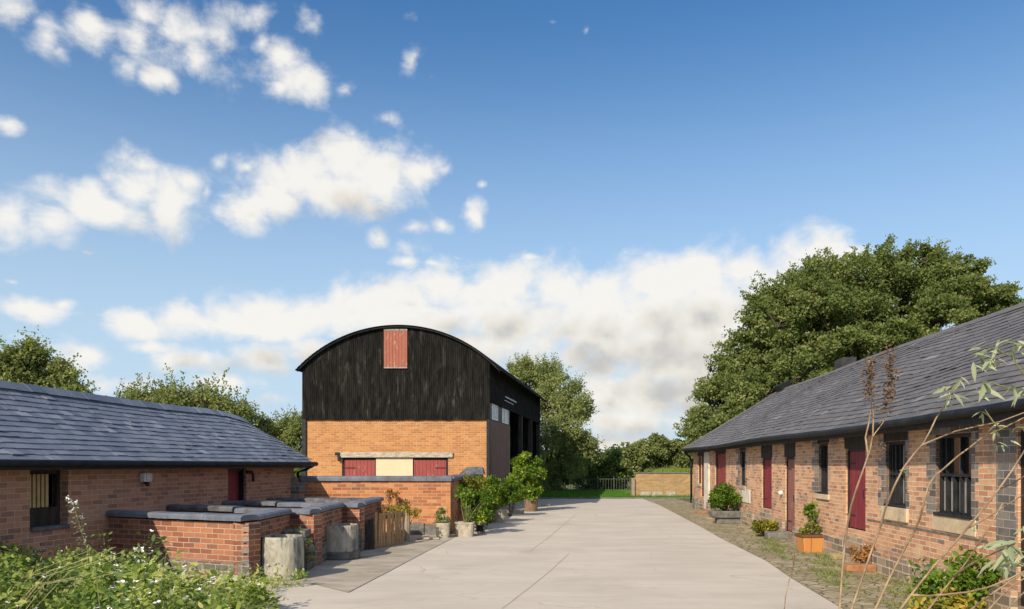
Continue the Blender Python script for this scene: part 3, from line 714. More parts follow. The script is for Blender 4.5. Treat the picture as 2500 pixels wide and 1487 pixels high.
# grass strip and kerb at the far end, bank behind
def far_ground():
    mb = MB(); mb.box(-1.2, 9.2, 37.3, 37.45, 0, .06)
    o = mb.build('kerb', 'darkstone', bevel=.01); o['kind'] = 'structure'
    mb = MB(); nx, ny = 30, 12
    for j in range(ny+1):
        for i in range(nx+1):
            x = -2 + 11.5*i/nx; y = 37.45 + 12*j/ny
            mb.v.append((x, y, .05 + .03*math.sin(x*1.7+y) + .02*math.sin(y*2.3)))
    for j in range(ny):
        for i in range(nx):
            a = j*(nx+1)+i; mb.f.append((a,a+1,a+nx+2,a+nx+1)); mb.t.append(.5); mb.mi.append(0)
    o = mb.build('lawn_ground', 'lawn', loc=(0,0,0), smooth=True); o['kind'] = 'structure'
    n = 26000; x = rng.uniform(-1.2,9.0,n); y = rng.uniform(37.5,46,n)
    pos = np.stack([x,y,np.full(n,.03)],1); d = np.stack([rng.normal(size=n)*.35,rng.normal(size=n)*.35,np.ones(n)],1)
    T = (np.array([(.06,0,0),(0,1,0),(-.06,0,0)]), [(0,1,2)])
    o = leaf_mesh('lawn_grass', 'grassblade', pos, d, rdir(n), rng.uniform(.08,.2,n), .5+rng.normal(scale=.2,size=n), T, loc=(0,0,0))
    tag(o, 'bright green mown grass beyond the end of the yard', 'grass', kind='stuff')
    # bank
    mb = MB(); nx, ny = 40, 16
    for j in range(ny+1):
        for i in range(nx+1):
            y = 39.1 + 9*j/ny; x = 6.25 + (y-39.1)*.17 + 8.4*i/nx
            e = min(1, (8.4*i/nx)/1.2)**.6; f = min(1, j/5)
            z = e*(1.0 + .30*(f**.7)) + .06*math.sin(x*2.1)*math.cos(y*1.3) - .05
            mb.v.append((x, y, z))
    for j in range(ny):
        for i in range(nx):
            a = j*(nx+1)+i; mb.f.append((a,a+1,a+nx+2,a+nx+1)); mb.t.append(.5); mb.mi.append(0)
    o = mb.build('grass_bank', 'lawn', loc=(0,0,0), smooth=True); o['kind'] = 'structure'
    n = 22000; x = rng.uniform(6.3,14,n); y = rng.uniform(39.2,47,n)
    f = np.minimum(1, ((y-39.1)/9*16)/5); z = np.clip((x-6.25-(y-39.1)*.17)/1.2,0,1)**.6*(1.0+.30*f**.7)-.06
    pos = np.stack([x,y,z],1); d = np.stack([rng.normal(size=n)*.4,rng.normal(size=n)*.4,np.ones(n)],1)
    o = leaf_mesh('bank_grass', 'bankgrass', pos, d, rdir(n), rng.uniform(.12,.32,n), .62+rng.normal(scale=.2,size=n), T, loc=(0,0,0))
    tag(o, 'long pale green grass on the bank behind the low brick wall', 'grass', kind='stuff')
far_ground()
# ================================================================ RIGHT STABLE
def RY(px): return 8897.0/(px-1397.0)
def quoin(parent, fr, y, side, z0, z1, long=.24, short=.13, course=.225, mat='brick_blue', proud=.004):
    """toothed dark brick edge; side +1 extends toward larger y"""
    mb = MB(); z = z0; k = 0
    while z < z1-.01:
        w = long if k % 2 == 0 else short; zt = min(z+course, z1)
        a, b = (y, y+w) if side > 0 else (y-w, y)
        mb.fbox(fr, a, b, -.05, proud, z, zt); z = zt; k += 1
    return mb.build('quoin', mat, parent, uv=True)

def right_stable():
    root = thing('stable_block', 'long low brick stable range with grey slate roof and dark red doors', 'building', (7.6, 18, 0))
    P = FR.pt; Y0, Y1 = 4.0, 30.1; TOP = 2.23
    doors = [ # y0,y1,z0,z1, material, label
      (RY(2113),RY(2065),.56,1.91,'red','plain dark red door with a stone step below'),
      (RY(1940),RY(1917),.18,1.80,'red_worn','narrow worn red and grey door'),
      (RY(1884),RY(1860),.58,1.80,'red','dark red door above rubble stone'),
      (RY(1772),RY(1746),.72,2.04,'red_faded','faded red double door behind the bushy planter'),
      (RY(1719),RY(1712),.5,1.95,'red_faded','narrow faded red door at far end'),
      (7.2,RY(2485),.15,2.02,'red','dark red door in the black frame at near end')]
    wins = [ (RY(2372),RY(2285),1.0,2.04), (RY(2211),RY(2163),1.03,2.0), (RY(2021),RY(1999),1.1,2.06), (RY(1819),RY(1807),1.07,2.05), (RY(1711),RY(1704),.95,1.98)]
    ops = [(a,b,c,TOP-.05 if i != 5 else d) for i,(a,b,c,d,_,_) in enumerate(doors)] + wins
    mb = MB(); wall_grid(mb, P, Y0, Y1, 0, TOP, .34, ops)
    W = 5.6   # building depth
    mb.fbox(FR, Y0, Y1, -W, -W+.3, 0, TOP)
    mb.fbox(FR, Y1-.3, Y1-.001, -W+.3, -.34, 0, TOP)
    mb.fbox(FR, Y0+.001, Y0+.3, -W+.3, -.34, 0, TOP)
    mb.build('wall', 'brick_stable', root, uv=True)
    # black sheet behind the openings, standing in for the unlit interior
    mb = MB(); mb.fbox(FR, Y0+.31, Y1-.31, -1.5, -1.4, .02, TOP); mb.build('dark_backing', 'black', root)
    # rubble plinth pieces between the door openings
    segs = [(Y0,7.2),(RY(2485),RY(2113)),(RY(2065),RY(1940)),(RY(1917),RY(1884)),(RY(1860),RY(1772)),(RY(1746),Y1+.02)]
    for i,(a,b) in enumerate(segs):
        mb = MB()
        hh = [.36,.34,.32,.40,.42,.36][i]
        y = a
        while y < b:
            y2 = min(b, y+random.uniform(.35,.8)); mb.fbox(FR, y, y2-.006, -.05, .045+random.uniform(0,.03), -.02, hh+random.uniform(-.06,.05)); y = y2
        mb.build('plinth', 'rubble', root, uv=True, bevel=.012)
    mb = MB(); mb.fbox(FR, RY(2113), RY(2065), -.05, .05, -.02, .45); mb.fbox(FR, RY(1884), RY(1860), -.05, .05, -.02, .57); mb.fbox(FR, RY(1772), RY(1746), -.05, .05, -.02, .71)
    mb.build_split('plinth', 'rubble', root, uv=True, bevel=.012)
    # string course under the near windows
    mb = MB(); mb.fbox(FR, 8.75, 12.35, -.02, .012, .765, .785); mb.build('string_course', 'darkstone', root)
    # doors
    for i,(a,b,c,d,m,lab) in enumerate(doors):
        dm = MB(); dm.fbox(FR, a+.05, b-.05, -.10, -.05, c+.02, d-.03)
        if i == 3: dm.v = []; dm.f = []; dm.t = []; dm.mi = []; dm.fbox(FR, a+.05, (a+b)/2-.02, -.09, -.04, c, d-.03); dm.fbox(FR, (a+b)/2+.02, b-.05, -.12, -.07, c, d-.03)
        do = dm.build('door', m, root, uv=True, bevel=.006); do['label'] = lab
        fm = MB(); fm.fbox(FR, a+.001, a+.05, -.20, -.03, c, d); fm.fbox(FR, b-.05, b-.001, -.20, -.03, c, d); fm.fbox(FR, a+.05, b-.05, -.20, -.03, d-.03, d+.02)
        fm.build('frame', 'black', do)
        if i in (0,1,2,5):
            hm = MB(); hy = a+.14; hm.tube([P(hy,-.05,(c+d)/2),P(hy,-.015,(c+d)/2),P(hy,-.015,(c+d)/2-.12),P(hy,-.05,(c+d)/2-.12)], [.008]*4, 6)
            hm.build('handle', 'black', do)
            hm = MB()
            for z in (c+.22, d-.25): hm.fbox(FR, b-.32, b-.06, -.05, -.044, z, z+.025)
            hm.build_split('hinge', 'black', do)
        if i != 5:
            lm = MB(); lm.fbox(FR, a-.06, b+.06, -.14, .006, d+.02, TOP-.002); 
            if i in (1,2): lm.fbox(FR, a+.03, b-.03, -.2, -.15, d-.1, d+.02)
            lm.build('lintel', 'darkwood', root, bevel=.006)
    # windows
    def window(k, a, b, c, d):
        f = MB(); o0, o1 = -.10, -.045
        f.fbox(FR, a+.001, a+.045, o0, o1, c, d); f.fbox(FR, b-.045, b-.001, o0, o1, c, d)
        f.fbox(FR, a+.045, b-.045, o0, o1, c, c+.05); f.fbox(FR, a+.045, b-.045, o0, o1, d-.05, d)
        zt = c+(d-c)*.5
        if k < 2: f.fbox(FR, a+.045, b-.045, o0+.01, o1+.012, zt-.018, zt+.018)
        w = f.build('window', 'black', root, bevel=.004)
        nb = 5 if k < 2 else (3 if k == 2 else 1)
        bm = MB()
        for i in range(1, nb):
            y = a+(b-a)*i/nb + (random.uniform(-.02,.02) if k < 2 else 0)
            bm.fbox(FR, y-.012, y+.012, o0+.015, o1+.006, c+.05, zt-.018 if k < 2 else d-.05)
            if k < 2 and i in (2,4) or k == 1: bm.fbox(FR, y-.010, y+.010, o0+.015, o1+.006, zt+.018, d-.05)
        if k >= 2: bm.fbox(FR, a+.045, b-.045, o0+.02, o1+.002, zt-.012, zt+.012)
        bm.build('glazing_bar', 'black', w)
        g = MB(); g.fbox(FR, a+.03, b-.03, -.092, -.087, c+.02, d-.02); g.build('pane', 'glass', w)
        if k < 2:
            gb = MB(); y = a+.06
            while y < b-.08:
                ww = random.uniform(.07,.13)
                if random.random() < .78: gb.fbox(FR, y, min(y+ww-.02, b-.05), -.086, -.080, c+.06, random.choice([zt-.03, d-.06, d-.06, d-.2]))
                y += ww
            gb.build('shutter_board', 'greyboard', w)
        s = MB(); s.fbox(FR, a-.1, b+.1, -.10, .035 if k != 0 else .012, c-(.20 if k < 2 else .10), c-.002)
        s.build('sill', 'sill' if k < 3 else 'stone', root, bevel=.008)
        if k < 3:
            s = MB(); s.fbox(FR, a-.02, b+.02, -.11, .03, c, c+.035); s.build('sill_board', 'black', w, bevel=.004)
        lm = MB(); lm.fbox(FR, a-.08, b+.08, -.12, .005, d+.002, TOP-.002); lm.build('lintel', 'darkwood' if k > 0 else 'brick_blue', root, uv=True)
    for k,(a,b,c,d) in enumerate(wins): window(k, a, b, c, d)
    quoin(root, FR, RY(2285), 1, 1.0, 2.1, .26,.17); quoin(root, FR, RY(2372), -1, 1.0, 2.1, .16,.08)
    quoin(root, FR, RY(2163), 1, 1.03, 2.05, .30,.16); quoin(root, FR, RY(2211), -1, 1.03, 2.05, .12,.06)
    quoin(root, FR, RY(1999), 1, 1.1, 2.1, .42,.24); quoin(root, FR, RY(1807), 1, 1.07, 2.1, .5,.25); quoin(root, FR, RY(1819), -1, 1.07, 2.1, .25,.12)
    quoin(root, FR, RY(2433), -1, .42, 2.22, RY(2433)-RY(2482),.36, mat='brick_blue')
    # whitewashed patches at the far end
    mb = MB(); mb.fbox(FR, RY(1832), RY(1806), -.02, .02, .62, .98); mb.build('rendered_patch', 'whitewash', root, bevel=.01)
    mb = MB(); mb.fbox(FR, RY(1733), RY(1722), -.05, .05, .1, 2.1); mb.build('rendered_pier', 'whitewash', root, bevel=.01)
    # vent hood / small lamp near the narrow door
    mb = MB(); mb.lathe(P(17.35,.03,1.02), [(0,-.05),(.05,-.04),(.06,0),(.05,.04),(0,.05)], 10); mb.build('wall_lamp', 'white_plastic', root, smooth=True)
    # cable on the wall
    # roof ------------------------------------------------------------
    EO, EZ, RO, RZ = .30, 2.26, -2.8, 4.34
    ye, yr = 30.65, 27.9
    L = math.hypot(EO-RO, RZ-EZ)
    def PR(s, d, h):
        k = d/L; o = EO+(RO-EO)*k; z = EZ+(RZ-EZ)*k
        nl = ((RZ-EZ)/L, (EO-RO)/L)
        sag = -.035*math.sin(s*1.1)*math.sin(k*3.1) - .02*math.sin(s*.55+1)
        return P(s, o+nl[0]*h, z+nl[1]*h+sag)
    mb = MB(); N = 30
    def under(d0, d1):
        return [[PR(Y0-.3+(min(ye, ye-(ye-yr)*d/L)-Y0+.3)*i/N, d, -.01) for i in range(N+1)] for d in (d0, d1)]
    K = 6
    for j in range(K):
        r0, r1 = under(L*j/K, L*(j+1)/K)
        for i in range(N): mb.add([r0[i],r0[i+1],r1[i+1],r1[i]], [(0,1,2,3)], .1)
    # rear slope and hip
    rb = [P(Y0-.3,2*RO-EO,EZ), P(ye,2*RO-EO,EZ)]
    mb.add([P(Y0-.3,RO,RZ-.01),P(yr,RO,RZ-.01),rb[1],rb[0]], [(0,1,2,3)], .3)
    mb.add([P(ye,EO,EZ-.01),rb[1],P(yr,RO,RZ-.01)], [(0,1,2)], .3)
    mb.add([P(Y0-.3,EO,EZ-.02),P(Y0-.3,2*RO-EO,EZ-.02),P(ye,2*RO-EO,EZ-.02),P(ye,EO,EZ-.02)], [(0,1,2,3)], .0)
    mb.add([P(Y0-.3,EO,EZ-.02),P(Y0-.3,RO,RZ-.02),P(Y0-.3,2*RO-EO,EZ-.02)], [(0,1,2)], .0)
    slates(mb, PR, Y0-.3, ye, L, .165, .22, lambda s, d: s < ye-(ye-yr)*d/L-.05, random.Random(5))
    roof = mb.build('roof', 'slate_r', root)
    mb = MB()
    y = Y0-.3
    while y < yr:
        y2 = min(y+.45, yr); s0 = -.02*math.sin(y*.55+1)
        c0 = P(y+.004,RO,RZ+.02+s0); mb.hexa([P(y+.004,RO+.13,RZ-.06+s0),P(y+.004,RO-.13,RZ-.06+s0),P(y2,RO-.13,RZ-.06+s0),P(y2,RO+.13,RZ-.06+s0),P(y+.004,RO+.02,RZ+.045+s0),P(y+.004,RO-.02,RZ+.045+s0),P(y2,RO-.02,RZ+.045+s0),P(y2,RO+.02,RZ+.045+s0)]); y = y2
    a, b = Vector(P(yr,RO,RZ+.02)), Vector(P(ye,EO,EZ+.03)); mb.tube([a, a*.5+b*.5+Vector((0,0,-.02)), b], [.05,.05,.045], 6)
    a, b = Vector(P(yr,RO,RZ+.02)), Vector(P(ye,2*RO-EO,EZ+.03)); mb.tube([a, b], [.05,.05], 6)
    mb.build('ridge', 'slate_r', roof, jitter=.004)
    # chimney stub and cowl on the ridge
    yv = 24.2
    mb = MB(); mb.fbox(FR, 22.0, 22.65, RO-.50, RO-.1, RZ-.3, RZ+.34); mb.fbox(FR, 22.03, 22.62, RO-.52, RO-.13, RZ+.34, RZ+.37)
    mb.build('chimney', 'chimney', roof, bevel=.02)
    mb = MB(); q = lambda y,o,z: P(y,o,z)
    mb.hexa([q(27.35,RO+.16,RZ-.12),q(27.35,RO-.2,RZ-.06),q(27.8,RO-.2,RZ-.06),q(27.8,RO+.16,RZ-.12),q(27.25,RO+.30,RZ+.12),q(27.25,RO-.12,RZ+.32),q(27.85,RO-.12,RZ+.32),q(27.85,RO+.30,RZ+.12)])
    mb.build('roof_cowl', 'black', roof, bevel=.015)
    # gutter and soffit
    mb = MB(); n = 60
    pts = [P(Y0-.3+(ye-Y0+.3)*i/n, EO+.05, EZ-.035-.02*math.sin((Y0-.3+(ye-Y0+.3)*i/n)*.55+1)+.004*math.sin(i*1.7)) for i in range(n+1)]
    mb.tube(pts, [.052]*(n+1), 8); 
    gm = mb.build('gutter', 'gutter', root, smooth=True)
    mb = MB(); mb.fbox(FR, Y0-.3, ye, EO-.06, EO-.03, EZ-.16, EZ-.045); mb.fbox(FR, Y0-.3, ye-.4, -.005, EO-.06, EZ-.09, EZ-.065)
    mb.build('fascia', 'black', root)
    mb = MB(); mb.tube([P(30.3,EO,EZ-.1),P(30.2,.12,EZ-.3),P(30.15,.07,EZ-.5),P(30.15,.07,.15)], [.04]*4, 8); mb.build('downpipe', 'gutter', root, smooth=True)
right_stable()

# ================================================================ LEFT STY
def LY(px): return 8.07*1875/(1543.6-px)
def left_sty():
    root = thing('sty_building', 'low brown brick sty with blue-grey slate roof and barred window', 'building', (-7, 13, 0))
    P = FL.pt; Y0, Y1 = 5.0, 18.3; TOP = 1.66
    win = (LY(72),LY(166),.80,1.58); door = (LY(556),LY(601),.0,1.60)
    mb = MB(); wall_grid(mb, P, Y0, Y1, 0, TOP, .26, [win, door])
    W = 3.4
    mb.fbox(FL, Y0, Y1, -W, -W+.25, 0, TOP); mb.fbox(FL, Y1-.25, Y1-.001, -W+.25, -.26, 0, TOP); mb.fbox(FL, Y0+.001, Y0+.25, -W+.25, -.26, 0, TOP)
    mb.build('wall', 'brick_sty', root, uv=True)
    mb = MB(); mb.fbox(FL, Y0+.3, Y1-.3, -1.3, -1.2, .02, TOP); mb.build('dark_backing', 'black', root)  # black sheet put in for the darkness inside the sty
    a, b, c, d = win
    f = MB(); f.fbox(FL, a+.001, a+.04, -.2, -.13, c, d); f.fbox(FL, b-.05, b-.001, -.2, -.13, c, d); f.fbox(FL, a+.04, b-.05, -.2, -.13, d-.06, d); f.fbox(FL, a+.04, b-.05, -.2, -.13, c, c+.26)
    w = f.build('window', 'darkwood', root, bevel=.004)
    f = MB(); y = a+.06
    for i in range(6):
        f.fbox(FL, y, y+.05, -.16, -.14, c+.26, d-.06); y += .077
    f.build('slat', 'cream_slat', w, bevel=.003)
    f = MB(); f.fbox(FL, a+.001, b-.001, -.20, .04, c-.05, c+.006); f.build('sill', 'coping_dark', root, bevel=.01)
    a, b, c, d = door
    f = MB(); f.fbox(FL, a+.05, b-.03, -.20, -.16, .03, d-.08); do = f.build('door', 'red', root, uv=True, bevel=.005)
    f = MB(); f.fbox(FL, a+.001, a+.05, -.2, -.06, 0, d); f.fbox(FL, b-.03, b-.001, -.2, -.06, 0, d); f.fbox(FL, a+.05, b-.03, -.2, -.06, d-.08, d); f.build('frame', 'black', do)
    f = MB(); f.tube([P(b-.02,.02,1.50),P(b+.10,.06,1.50),P(b+.15,.07,1.44),P(b+.15,.07,1.30)], [.03,.032,.032,.026], 8); f.build('latch_pipe', 'red', root, smooth=True)
    # lamp
    y = LY(349); m = MB(); m.fbox(FL, y-.10, y+.10, .0, .10, 1.37, 1.52); lo = m.build('floodlight', 'white_plastic', root, bevel=.02)
    m = MB(); m.fbox(FL, y-.07, y+.07, .10, .115, 1.395, 1.495); m.build('glass', 'glass_pale', lo)
    m = MB(); m.tube([P(y,.02,1.37),P(y,.08,1.34),P(y,.08,1.30)], [.02,.035,.03], 8); m.build('bracket', 'black', lo)
    m = MB(); m.fbox(FL, y+.10, y+.155, 0, .05, 1.41, 1.47); m.build('junction_box', 'metal', lo)
    # conduit
    EO, EZ, RO, RZ = .30, 1.70, -1.7, 2.88
    yee, yre = 18.75, 19.25
    L = math.hypot(EO-RO, RZ-EZ)
    yend = lambda k: yee + (yre-yee)*k + .18*math.sin(k*math.pi)
    def PR(s, d, h):
        k = d/L; o = EO+(RO-EO)*k; nl = ((RZ-EZ)/L, (EO-RO)/L)
        drop = -.16*max(0, (s-17.2)/2.0)**2*k
        z = EZ+(RZ-EZ)*k - .03*math.sin(k*math.pi)*1.0 - .018*math.sin(s*.9+.5)*k + drop
        return P(s, o+nl[0]*h, z+nl[1]*h)
    mb = MB(); N = 24; K = 8
    for j in range(K):
        for i in range(N):
            q = []
            for (ii, jj) in ((i,j),(i+1,j),(i+1,j+1),(i,j+1)):
                k = jj/K; q.append(PR(Y0-.3+(yend(k)-Y0+.3)*ii/N, L*k, -.01))
            mb.add(q, [(0,1,2,3)], .1)
    mb.add([P(Y0-.3,RO,RZ-.02),P(yre-.1,RO,RZ-.15),P(yre,2*RO-EO,EZ),P(Y0-.3,2*RO-EO,EZ)], [(0,1,2,3)], .3)
    mb.add([P(Y0-.3,EO,EZ-.02),P(Y0-.3,2*RO-EO,EZ-.02),P(yre,2*RO-EO,EZ-.02),P(yee,EO,EZ-.02)], [(0,1,2,3)], 0)
    mb.add([P(yee,EO,EZ-.02),P(yre,2*RO-EO,EZ-.02),P(yre-.1,RO,RZ-.16)], [(0,1,2)], 0)
    slates(mb, PR, Y0-.3, 19.6, L, .165, .23, lambda s, d: s < yend(d/L)-.03, random.Random(9), tiltz=.012)
    roof = mb.build('roof', 'slate_l', root)
    mb = MB(); y = Y0-.3; rr = random.Random(4)
    while y < 19.1:
        y2 = min(y+.32, 19.15); dz = PR(y, L, 0)[2]-RZ; dz2 = PR(y2, L, 0)[2]-RZ; j = rr.uniform(-.005,.005)
        mb.hexa([P(y+.004,RO+.19,RZ-.075+dz+j),P(y+.004,RO-.19,RZ-.075+dz+j),P(y2,RO-.19,RZ-.075+dz2+j),P(y2,RO+.19,RZ-.075+dz2+j),
                 P(y+.004,RO+.02,RZ+.06+dz+j),P(y+.004,RO-.02,RZ+.06+dz+j),P(y2,RO-.02,RZ+.06+dz2+j),P(y2,RO+.02,RZ+.06+dz2+j)], rr.uniform(.2,.9)); y = y2
    mb.build('ridge', 'slate_l', roof)
    mb = MB(); n = 30; mb.tube([P(Y0-.3+(yee+.05-Y0+.3)*i/n, EO+.05, EZ-.03) for i in range(n+1)], [.05]*(n+1), 10); mb.build('gutter', 'gutter', root, smooth=True)
    mb = MB(); mb.fbox(FL, Y0-.3, yee, EO-.05, EO-.02, EZ-.12, EZ-.03); mb.fbox(FL, Y0-.3, yee-.1, -.005, EO-.05, EZ-.075, EZ-.055); mb.build('fascia', 'black', root)
    mb = MB(); mb.tube([P(18.7,EO+.02,EZ-.06),P(18.6,.16,EZ-.17),P(18.42,.05,EZ-.22),P(18.42,.05,.1)], [.035]*4, 8); mb.build('downpipe', 'gutter', root, smooth=True)
left_sty()

# ================================================================ PENS
def coping(mb, pts, w=.34, zt=.95, th=.085, unit=.235, dark=None):
    """half-round coping bricks along a polyline"""
    for (x0,y0),(x1,y1) in zip(pts[:-1], pts[1:]):
        l = math.hypot(x1-x0, y1-y0); ux, uy = (x1-x0)/l, (y1-y0)/l; nx, ny = -uy, ux; n = max(1, round(l/unit)); u = l/n
        for i in range(n):
            a = i*u+.0015; b = (i+1)*u-.0015; j = random.uniform(-.0025,.0025); hw = w/2+random.uniform(-.002,.002)
            prof = [(-hw,-th),(hw,-th),(hw,-th*.42),(hw*.8,-th*.12),(hw*.45,-.002),(-hw*.45,-.002),(-hw*.8,-th*.12),(-hw,-th*.42)]
            v = []
            for s in (a, b):
                for o, z in prof: v.append((x0+ux*s+nx*o, y0+uy*s+ny*o, zt+z+j))
            k = len(prof); f = [tuple(range(k-1,-1,-1)), tuple(range(k, 2*k))]
            for q in range(k): f.append((q, (q+1)%k, k+(q+1)%k, k+q))
            mb.add(v, f)
def pens():
    root = thing('pig_pens', 'row of three low brick pens with blue coping in front of the sty', 'pen', (-4.5, 13, 0))
    zt = .927; t = .23; top = zt-.085
    c1 = (-3.66,10.67); c2 = (-3.62,12.5); c3 = (-3.23,12.5); c4 = (-3.22,14.57); c5 = (-2.89,14.57); c6 = (-2.88,16.95)
    l1 = (-6.25,11.85)
    mb = MB()
    def seg(a, b, flip=1, z0=-.02, z1=top, e0=0, e1=0):
        l = math.hypot(b[0]-a[0], b[1]-a[1]); ux, uy = (b[0]-a[0])/l, (b[1]-a[1])/l; nx, ny = -uy*t*flip, ux*t*flip
        a = (a[0]-ux*e0, a[1]-uy*e0); b = (b[0]+ux*e1, b[1]+uy*e1)
        mb.hexa([(a[0],a[1],z0),(b[0],b[1],z0),(b[0]+nx,b[1]+ny,z0),(a[0]+nx,a[1]+ny,z0),(a[0],a[1],z1),(b[0],b[1],z1),(b[0]+nx,b[1]+ny,z1),(a[0]+nx,a[1]+ny,z1)])
    seg(l1, c1, 1, e1=0)
    seg((c1[0]-.001,c1[1]+.05), (c2[0],c2[1]-.001), 1, e1=0)
    seg((-6.08,13.55), c3, 1)                      # partition + jog 1
    seg((c3[0]-.001,c3[1]+.02), (c4[0],c4[1]-.001), 1)
    seg((-5.78,15.2), c5, 1)
    seg((c5[0]-.001,c5[1]+.02), c6, 1)
    seg((c6[0]-t,c6[1]-.23), (-5.45,17.2), 1)
    mb.build('wall', 'brick_pen', root, uv=True, jitter=.002)
    mb = MB(); h = t/2
    coping(mb, [(l1[0]+.02,l1[1]+h-.02),(c1[0]-h*.2,c1[1]+h)]); coping(mb, [(c1[0]-h,c1[1]+h+.16),(c2[0]-h,c2[1]-.05)])
    coping(mb, [(-4.6,13.0),(c3[0],c3[1]+h)], zt=zt+.002)
    coping(mb, [(c3[0]-h,c3[1]+h+.16),(c4[0]-h,c4[1]-.05)])
    coping(mb, [(-4.5,14.95),(c5[0],c5[1]+h)], zt=zt+.002); coping(mb, [(c5[0]-h,c5[1]+h+.16),(c6[0]-h,c6[1])])
    mb.build('coping', 'coping', root)
    for pp, zz, uu in (([(-6.06,13.50),(-4.62,13.01)],.03,.5),([(-5.75,15.28),(-4.52,14.96)],.02,.5),([(-5.45,17.1),(-3.2,16.85)],0,.3)):
        mb = MB(); coping(mb, pp, w=.36, zt=zt+zz, unit=uu); mb.build('dark_coping', 'coping_dark', root, jitter=.004)
    # blue brick plinth
    mb = MB(); mb.hexa([(l1[0],l1[1]-.03,0),(c1[0]+.02,c1[1]-.03,0),(c1[0]+.02,c1[1]+.1,0),(l1[0],l1[1]+.1,0),(l1[0],l1[1]-.03,.27),(c1[0]+.02,c1[1]-.03,.27),(c1[0]+.02,c1[1]+.1,.27),(l1[0],l1[1]+.1,.27)])
    mb.box(c1[0]-.1, c1[0]+.03, c1[1]+.12, c2[1]-.01, 0, .35); mb.box(c3[0]-.1, c3[0]+.03, c3[1]+.03, c4[1]-.01, 0, .33); mb.box(c5[0]-.1,c5[0]+.03,c5[1]-.025,c6[1],0,.40)
    mb.box(c2[0]+.02, c3[0]+.03, c3[1]-.03, c3[1]+.02, 0, .38); mb.box(c4[0]+.02, c5[0]+.03, c5[1]-.03, c5[1]+.019, 0, .40)
    mb.build_split('plinth', 'brick_blue', root, uv=True)
    # grey staining corner bricks of the near pen
    mb = MB()
    for z in np.arange(.27, .83, .15): mb.box(c1[0]-.11+random.uniform(-.02,.02), c1[0]+.006, c1[1]-.007, c1[1]+.30, z, z+.075)
    mb.build('quoin', 'brick_blue', root, uv=True)
pens()

def yard_wall():
    root = thing('yard_wall', 'orange brick yard wall with blue bullnose coping in front of the barn', 'wall', (-3.2, 18.3, 0))
    mb = MB(); t = .25; zt = 1.27
    mb.box(-5.12, -1.456, 18.2, 18.2+t, -.02, zt)
    mb.hexa([(-1.456-t,18.2+t+.001,-.02),(-1.456,18.2+t+.001,-.02),(-1.08,24.2,-.02),(-1.08-t,24.2,-.02),(-1.456-t,18.2+t+.001,zt),(-1.456,18.2+t+.001,zt),(-1.08,24.2,zt),(-1.08-t,24.2,zt)])
    mb.build('wall', 'brick_yard', root, uv=True, jitter=.002)
    mb = MB(); coping(mb, [(-5.0,18.2+t/2),(-1.43,18.2+t/2)], w=.36, zt=zt+.12, th=.12, unit=.3); coping(mb, [(-1.57,18.55),(-1.2,24.2)], w=.36, zt=zt+.12, th=.12, unit=.3)
    mb.build('coping', 'coping', root)
    mb = MB(); mb.box(-5.28,-5.05,18.13,18.5,-.02,1.34); mb.box(-5.06,-4.88,18.18,18.2,1.0,1.27); mb.build('end_pier', 'brick_blue', root, uv=True, jitter=.01)
    mb = MB(); y = -2.95
    x = -2.75
    while x < -1.5:
        x2 = min(-1.46, x+random.uniform(.3,.5)); mb.box(x, x2-.01, 18.04, 18.2, -.02, .30+random.uniform(-.05,.05)); x = x2
    mb.build('plinth', 'darkstone', root, bevel=.02)
    mb = MB(); mb.box(-1.72,-1.52,18.02,18.19,.30,.45); mb.build('stone_step', 'stone', root, bevel=.015)
    # taller pier with dark cap at the far end of the return
    mb = MB(); mb.box(-1.5,-.92,23.4,24.3,-.02,1.36); mb.build('pier', 'darkstone', root, bevel=.03, jitter=.02)
    mb = MB(); mb.hexa([(-1.62,23.2,1.36),(-.84,23.2,1.36),(-.84,24.4,1.36),(-1.62,24.4,1.36),(-1.38,23.5,1.58),(-.9,23.4,1.60),(-.9,24.2,1.58),(-1.35,24.2,1.56)]); mb.build('cap', 'coping_dark', root, bevel=.03)
yard_wall()

